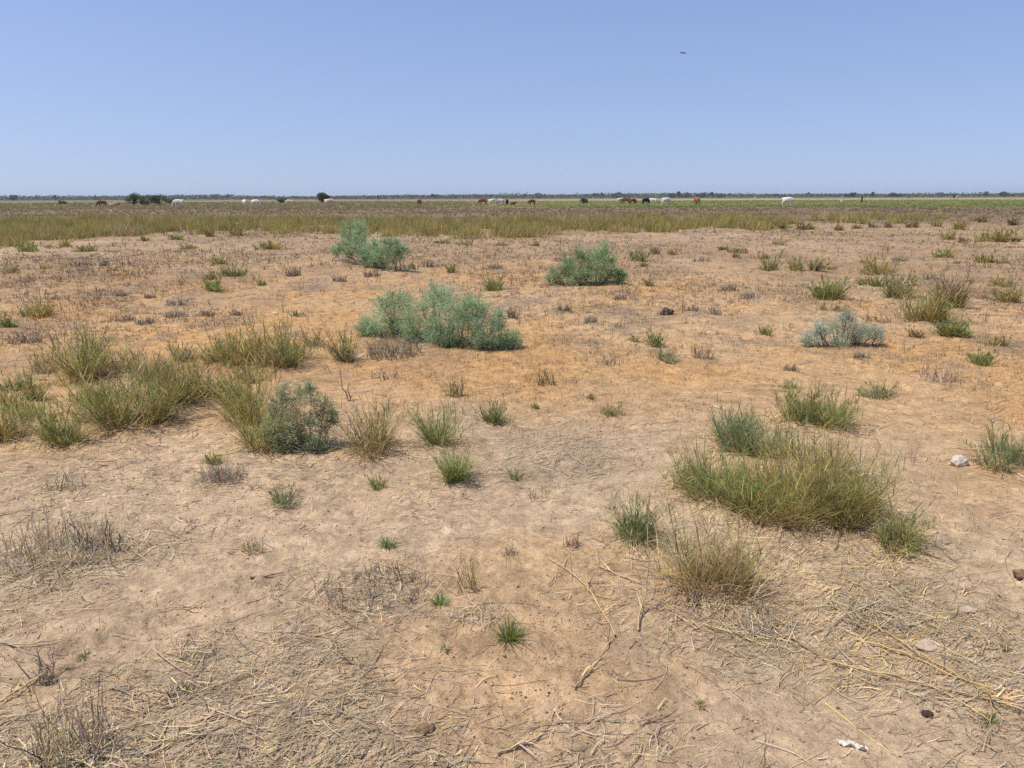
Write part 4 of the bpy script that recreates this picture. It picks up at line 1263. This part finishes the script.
put_tree(tree_meshes(4.0, 2.0, .12, 10, 220, .2, TREEC), 283, 260, 'low dark bush on the plain behind a white cow', 'bush', name='bush')
put_tree(tree_meshes(2.6, 1.9, .1, 10, 150, .14, [(0.13, .12, .09), (0.10, .10, .07)]), 583, 185, 'grey-green bush on the plain between brown cattle', 'bush', name='bush')
put_tree(tree_meshes(1.2, 2.9, .5, 6, 45, .14, [(0.13, .11, .085)]), 378, 240, 'thin nearly bare sapling on the plain', 'tree', name='sapling')
put_tree(tree_meshes(3.0, 1.2, .1, 8, 140, .18, BUSHC), 62, 250, 'low bush near the horizon, before the far treeline', 'bush', name='bush')

protos = [tree_meshes(13, 7.5, .25, 12, 150, .8, TREEC), tree_meshes(9, 8.5, .3, 10, 150, .7, TREEC), tree_meshes(16, 6.5, .22, 14, 150, .9, TREEC), tree_meshes(7, 5.5, .25, 8, 130, .6, TREEC)]
GT = 'trees rising along the far treeline'
for i, (u, dist, sc) in enumerate([(14, 900, .9), (55, 950, .8), (96, 1150, .9), (205, 1200, 1.0), (215, 1250, 1.1), (228, 1200, 1.0), (345, 1300, .9), (404, 1250, .9), (410, 1300, .8), (432, 1150, .9), (437, 1200, 1.0), (452, 1250, .9),
                                   (475, 1300, 1.0), (524, 1250, .9), (538, 1150, 1.15), (558, 1250, 1.0), (596, 1150, 1.0), (602, 1200, 1.0), (618, 1100, 1.25), (623, 1150, .9), (672, 1000, .85), (679, 1050, 1.05), (686, 1000, .95), (697, 1050, 1.0), (703, 1000, .9),
                                   (712, 1050, .95), (720, 1000, .8), (765, 1200, .9), (776, 1200, .8), (808, 1150, .9), (814, 1200, .8), (846, 900, .95), (852, 920, .8), (872, 950, .8), (893, 1000, .9), (900, 1050, .8), (940, 1150, .9), (985, 1100, .9), (1003, 950, .95), (1012, 1000, .8)]):
    put_tree(protos[i % 4], u, dist, 'low bluish tree rising slightly above the far treeline on the horizon', 'tree', GT, sc, 'tree', i * 1.3)

# the far wood itself, one mass
n = 95000
bx = (R.random(n) * 2 - 1) * 1750
by = R.uniform(1050, 1600, n)
hh = 5.0 + 3.8 * fbm(bx * .008, by * .004, 81) + 2.4 * fbm(bx * .03, by * .015, 82)
bz = R.random(n) ** .7 * np.maximum(hh, 1.5)
B = np.stack([bx, by, bz], 1)
ld = R.normal(0, 1, (n, 3)) * (1, 1, .3); ld /= np.linalg.norm(ld, axis=1, keepdims=True)
sd = np.cross(ld, R.normal(0, 1, (n, 3))); sd /= np.linalg.norm(sd, axis=1, keepdims=True)
ll = R.uniform(1.4, 3.0, (n, 1))
Vt = np.stack([B, B + ld * ll * .5 + sd * ll * .4, B + ld * ll, B + ld * ll * .5 - sd * ll * .4], 1)
Vt[..., 2] = np.maximum(Vt[..., 2], -.2)
g = Geo().add(Vt, np.arange(n * 4).reshape(n, 4), np.repeat(pick(TREEC, [1, 1, 1], n, .25)[:, None], 4, 1))
tag(g.obj('treeline', MAT_TREE), None, None, None, 'stuff')


# ------------------------------------------------------------------ cattle, people, bird
def skin_mesh(name, verts, edges, radii, root=0, sub=2):
    me = bpy.data.meshes.new(name + '_cage')
    me.from_pydata([tuple(v) for v in verts], edges, [])
    o = bpy.data.objects.new(name + '_cage', me); COL.objects.link(o)
    m = o.modifiers.new('Skin', 'SKIN'); m.use_smooth_shade = True
    sv = me.skin_vertices[0].data
    for i, r_ in enumerate(radii):
        sv[i].radius = r_ if isinstance(r_, tuple) else (r_, r_)
        sv[i].use_root = (i == root)
    sb = o.modifiers.new('Subsurf', 'SUBSURF'); sb.levels = sub; sb.render_levels = sub
    dg = bpy.context.evaluated_depsgraph_get()
    dg.update()
    out = bpy.data.meshes.new_from_object(o.evaluated_get(dg))
    out.name = name
    bpy.data.objects.remove(o); bpy.data.meshes.remove(me)
    return out


def cow_cage(graze=False, lying=False):
    V = [(-.62, 0, 1.08), (-.15, 0, .98), (.42, 0, 1.00), (.40, 0, 1.34)]
    Rr = [.34, .42, .38, .16]
    E = [(0, 1), (1, 2), (2, 3)]
    if graze:
        V += [(.80, 0, .90), (1.02, 0, .52), (1.20, 0, .18)]
    else:
        V += [(.80, 0, 1.26), (1.02, 0, 1.38), (1.34, 0, 1.18)]
    Rr += [.24, .17, .10]
    E += [(2, 4), (4, 5), (5, 6)]
    hv = np.array(V[5])
    for sgn in (-1, 1):
        i = len(V)
        V += [tuple(hv + (-.06, sgn * .14, .05)), tuple(hv + (-.1, sgn * .30, .0))]
        Rr += [.04, .055]; E += [(5, i), (i, i + 1)]
    for sgn in (-1, 1):
        i = len(V)
        V += [(.44, sgn * .19, .78), (.47, sgn * .19, .42), (.44, sgn * .19, .09), (.50, sgn * .19, .02)]
        Rr += [.17, .09, .07, .08]; E += [(2, i), (i, i + 1), (i + 1, i + 2), (i + 2, i + 3)]
        i = len(V)
        V += [(-.52, sgn * .20, .78), (-.74, sgn * .19, .46), (-.66, sgn * .19, .09), (-.60, sgn * .19, .02)]
        Rr += [.23, .10, .07, .08]; E += [(0, i), (i, i + 1), (i + 1, i + 2), (i + 2, i + 3)]
    i = len(V)
    V += [(-.90, 0, 1.20), (-.98, 0, .85), (-.98, 0, .45)]
    Rr += [.045, .03, .05]; E += [(0, i), (i, i + 1), (i + 1, i + 2)]
    if lying:
        V = [(x, y * 1.2, z - .55 if z > .6 else max(z * .25, .05)) for x, y, z in V]
    return V, E, Rr


COWS = {}
for pose in ('stand', 'graze', 'lie'):
    V, E, Rr = cow_cage(pose == 'graze', pose == 'lie')
    COWS[pose] = (skin_mesh('cow_' + pose, V, E, Rr), np.array(V[5]))
COWC = {'white': solid_mat('white_hide', (0.68, .63, .56), .8, .06, 1.5), 'tan': solid_mat('tan_hide', (0.46, .29, .17), .8, .2, 1.5),
        'red': solid_mat('red_brown_hide', (0.20, .075, .04), .8, .3, 1.5), 'black': solid_mat('black_hide', (0.025, .022, .022), .8, .3, 1.5),
        'grey': solid_mat('grey_hide', (0.50, .46, .43), .8, .15, 1.5), 'orange': solid_mat('orange_brown_hide', (0.33, .13, .06), .8, .25, 1.5),
        'cream': solid_mat('cream_hide', (0.66, .53, .41), .8, .2, 1.2), 'pied': solid_mat('pied_hide', (0.72, .68, .62), .8, .1, 1.6, (0.2, .08, .045))}
M_HORN = solid_mat('horn', (0.30, .26, .20), .6, .3, 8)


def horns(pose):
    hv = COWS[pose][1]
    g = Geo()
    for sgn in (-1, 1):
        P = np.array([[hv + (-.06, sgn * .07, .08), hv + (-.08, sgn * .22, .22), hv + (-.04, sgn * .30, .42), hv + (.02, sgn * .28, .58)]])
        if pose == 'lie':
            P[..., 2] -= .55
        g.add(*tubes(P, np.array([[.035, .03, .02, .008]]), np.array([[.3, .26, .2]])))
    return raw_mesh('horns', np.concatenate(g.V), np.concatenate(g.Q), np.concatenate(g.C), M_HORN)


HORNS = {k: horns(k) for k in COWS}


def cow(u, dist, head, pose, colr, label, sc=1.0):
    p = at_dist(u, dist)
    if (pose, colr) not in COWS:
        me_ = COWS[pose][0].copy(); me_.materials.clear(); me_.materials.append(COWC[colr]); COWS[(pose, colr)] = me_
    root = bpy.data.objects.new('cow', COWS[(pose, colr)]); COL.objects.link(root)
    root.location = p; root.rotation_euler = (0, 0, rad(head)); root.scale = (sc, sc, sc)
    h_ = bpy.data.objects.new('horns', HORNS[pose]); COL.objects.link(h_); h_.parent = root
    return tag(root, label, 'cow', 'cattle grazing on the far plain')


cow(788, 132, -14, 'graze', 'white', 'large white cow grazing apart on the green pasture', 1.1)
cow(101, 170, 200, 'graze', 'red', 'dark red-brown cow next to a pale tan one, before the bush clump')
cow(113, 165, 10, 'lie', 'tan', 'pale tan cow lying beside a red-brown one, before the bush clump', 1.1)
cow(178, 150, 185, 'graze', 'white', 'white cow in the grass just past the far bush clump', 1.1)
cow(244, 170, 130, 'graze', 'white', 'white cow half turned away, first of a white pair')
cow(255, 168, -15, 'graze', 'white', 'white cow with lowered head, second of a white pair')
cow(289, 180, 190, 'graze', 'cream', 'cream cow grazing below the low dark bush')
cow(329, 158, 5, 'graze', 'cream', 'cream cow with lowered head before the lone round tree', 1.1)
cow(419, 170, 80, 'graze', 'orange', 'single orange-brown cow seen end-on, apart on the plain')
cow(483, 175, 175, 'graze', 'red', 'red-brown cow at the end of the mixed row')
cow(492, 176, 10, 'stand', 'white', 'white cow beside the red-brown one in the mixed row', .95)
cow(500, 178, 160, 'graze', 'grey', 'greyish cow in the mixed row, next to the white one')
cow(507, 180, 95, 'graze', 'black', 'dark cow seen end-on in the mixed row', .9)
cow(513, 176, 20, 'lie', 'red', 'dark brown calf lying at the other end of the mixed row', .8)
cow(532, 172, 200, 'graze', 'red', 'lone reddish cow just past the mixed row', .85)
cow(620, 205, 5, 'stand', 'cream', 'cream cow partly behind the brown pair')
cow(626, 182, 170, 'graze', 'red', 'red-brown cow of the brown pair', 1.05)
cow(633, 186, 15, 'graze', 'red', 'smaller red-brown cow of the brown pair', .9)
cow(646, 170, 30, 'graze', 'black', 'black cow between the brown pair and the white ones')
cow(653, 175, 170, 'graze', 'white', 'white cow right behind the black one')
cow(666, 165, 5, 'graze', 'white', 'white cow with stretched neck next to the black and white ones', 1.05)
cow(697, 168, 105, 'stand', 'orange', 'orange-brown cow seen end-on beside the green pasture', 1.1)
cow(957, 420, 20, 'stand', 'pied', 'tiny pied cow near the horizon beside a dark bush', 1.1)
put_tree(tree_meshes(1.6, 3.2, .2, 6, 120, .25, BUSHC), 953.5, 430, 'dark upright bush near the horizon beside the pied cow', 'bush', name='bush')

# people
PV = [(0, 0, .95), (0, 0, 1.2), (0, 0, 1.42), (0, 0, 1.52), (0, .01, 1.60), (0, .02, 1.70)]
PR = [.15, .14, .15, .06, .085, .075]
PE = [(0, 1), (1, 2), (2, 3), (3, 4), (4, 5)]
for sgn in (-1, 1):
    i = len(PV)
    PV += [(sgn * .20, 0, 1.42), (sgn * .25, .0, 1.14), (sgn * .24, .08, .90), (sgn * .23, .10, .80)]
    PR += [.06, .048, .038, .045]; PE += [(2, i), (i, i + 1), (i + 1, i + 2), (i + 2, i + 3)]
    i = len(PV)
    PV += [(sgn * .10, 0, .88), (sgn * .11, .02, .48), (sgn * .11, -.02, .08), (sgn * .12, .10, .03)]
    PR += [.10, .065, .045, .045]; PE += [(0, i), (i, i + 1), (i + 1, i + 2), (i + 2, i + 3)]
PERSON = skin_mesh('person', PV, PE, PR)
M_SKIN = solid_mat('dark_skin', (0.10, .06, .04), .6, .15, 10)


def robe_mesh(mat, z0, wide=1.0, top=1.5):
    prof = [(z0, .30), (z0 + .02, .31), (.6, .27), (.95, .22), (1.2, .22), (1.40, .24), (top - .05, .16), (top, .08)]
    k = 20; V = []; Q = []
    for z, r_ in prof:
        for j in range(k):
            a = j / k * 6.283
            f_ = 1 + .06 * math.sin(a * 5 + z * 2) * (1.5 - z)
            V.append((math.cos(a) * r_ * 1.05 * f_ * (wide if z < 1.1 else 1), math.sin(a) * r_ * .72 * f_ * (wide if z < 1.1 else 1), z))
    for i in range(len(prof) - 1):
        for j in range(k):
            Q.append((i * k + j, i * k + (j + 1) % k, (i + 1) * k + (j + 1) % k, (i + 1) * k + j))
    return raw_mesh('robe', V, Q, None, mat, True)


def person(u, dist, label, cloth, z0, rot):
    me_ = PERSON.copy(); me_.materials.clear(); me_.materials.append(M_SKIN)
    o = bpy.data.objects.new('person', me_); COL.objects.link(o); o.location = at_dist(u, dist); o.rotation_euler = (0, 0, rad(rot))
    r_ = bpy.data.objects.new('robe', robe_mesh(cloth, z0, .78 if z0 > .2 else 1.0)); COL.objects.link(r_); r_.parent = o
    return tag(o, label, 'person')


M_WHITE = solid_mat('white_cotton', (0.78, .76, .74), .9, .05, 4)
M_DCLOTH = solid_mat('dark_cotton', (0.05, .065, .07), .9, .3, 4)
M_BLACK = solid_mat('black_cotton', (0.03, .028, .03), .9, .3, 4)
person(842, 215, 'person in a long white robe standing at the edge of the green pasture', M_WHITE, .12, 30)
person(862, 190, 'person in dark clothing standing on the green pasture', M_DCLOTH, .35, 200)
person(909, 400, 'person in black standing near the horizon', M_BLACK, .3, 90)
person(755, 330, 'person in pale clothing far behind the large white cow', M_WHITE, .4, 0)

# bird: one continuous body with spread wings
c = np.array([0, 0, CAM_H]) + ray(683, 53) * 120
BV = [(0, 0, 0), (.16, 0, .01), (.27, 0, .03), (.35, 0, .015), (-.14, 0, 0), (-.30, 0, -.01)]
BR = [(.065, .065), (.06, .06), (.035, .04), (.010, .010), (.045, .04), (.05, .012)]
BE = [(0, 1), (1, 2), (2, 3), (0, 4), (4, 5)]
for sgn in (-1, 1):
    i = len(BV)
    BV += [(.05, sgn * .16, .05), (.06, sgn * .34, .03), (-.03, sgn * .52, -.02)]
    BR += [(.012, .09), (.010, .075), (.006, .03)]; BE += [(0, i), (i, i + 1), (i + 1, i + 2)]
me = skin_mesh('bird', BV, BE, BR)
me.materials.append(solid_mat('dark_plumage', (0.045, .042, .045), .7, .3, 8))
o = bpy.data.objects.new('bird', me); COL.objects.link(o); o.location = c; o.rotation_euler = (rad(8), 0, rad(75))
tag(o, 'dark bird gliding alone in the clear sky', 'bird')

# ------------------------------------------------------------------ haze
bm_v = [(-5200, -5200, -2), (5200, -5200, -2), (5200, 5200, -2), (-5200, 5200, -2), (-5200, -5200, 40), (5200, -5200, 40), (5200, 5200, 40), (-5200, 5200, 40)]
bm_q = [(0, 3, 2, 1), (4, 5, 6, 7), (0, 1, 5, 4), (1, 2, 6, 5), (2, 3, 7, 6), (3, 0, 4, 7)]
m, nt, out = new_mat('haze_air')
pv = nt.nodes.new('ShaderNodeVolumePrincipled')
pv.inputs['Color'].default_value = (.75, .85, 1, 1)
pv.inputs['Density'].default_value = .00013
pv.inputs['Anisotropy'].default_value = .2
nt.links.new(pv.outputs[0], out.inputs['Volume'])
me = raw_mesh('haze', bm_v, bm_q, None, m)
hz = bpy.data.objects.new('haze', me); COL.objects.link(hz)
tag(hz, None, None, None, 'stuff')

# ------------------------------------------------------------------ light
SUN_EL, SUN_AZ = 64.0, -104.0       # azimuth from +Y towards +X: high, from the left, a little behind the camera
w = bpy.data.worlds.new('World'); SC.world = w; w.use_nodes = True
nt = w.node_tree
bg = nt.nodes['Background']
sky = nt.nodes.new('ShaderNodeTexSky'); sky.sky_type = 'NISHITA'; sky.sun_disc = False
sky.sun_elevation = rad(SUN_EL); sky.sun_rotation = rad(SUN_AZ)
sky.altitude = 0; sky.air_density = 1.0; sky.dust_density = 1.2; sky.ozone_density = 5
# white balance of a phone camera: a little less green in the skylight
nt.links.new(mix_rgb(nt, 'MULTIPLY', 1.0, sky.outputs[0], (1.01, .885, .95)), bg.inputs['Color'])
# the dusty sky stays blue almost down to the horizon
tc = nt.nodes.new('ShaderNodeTexCoord'); mp = nt.nodes.new('ShaderNodeMapping')
nt.links.new(tc.outputs['Generated'], mp.inputs[0]); nt.links.new(mp.outputs[0], sky.inputs[0])
mp.inputs['Scale'].default_value = (1, 1, .72); mp.inputs['Location'].default_value = (0, 0, .078)
bg.inputs['Strength'].default_value = .134
sl = bpy.data.lights.new('sun', 'SUN'); sl.energy = 4.0; sl.angle = rad(.53); sl.color = (1, .955, .865)
so = bpy.data.objects.new('sun', sl); COL.objects.link(so)
sd_ = Vector((math.sin(rad(SUN_AZ)) * math.cos(rad(SUN_EL)), math.cos(rad(SUN_AZ)) * math.cos(rad(SUN_EL)), math.sin(rad(SUN_EL))))
so.rotation_euler = sd_.to_track_quat('Z', 'Y').to_euler()
so.location = (-20, 20, 30)

vs = SC.view_settings
vs.view_transform = 'Standard'; vs.look = 'None'; vs.exposure = 0.27; vs.gamma = 1.0; vs.use_curve_mapping = False
SC.cycles.use_denoising = False
SC.cycles.max_bounces = 6
SC.cycles.volume_bounces = 0
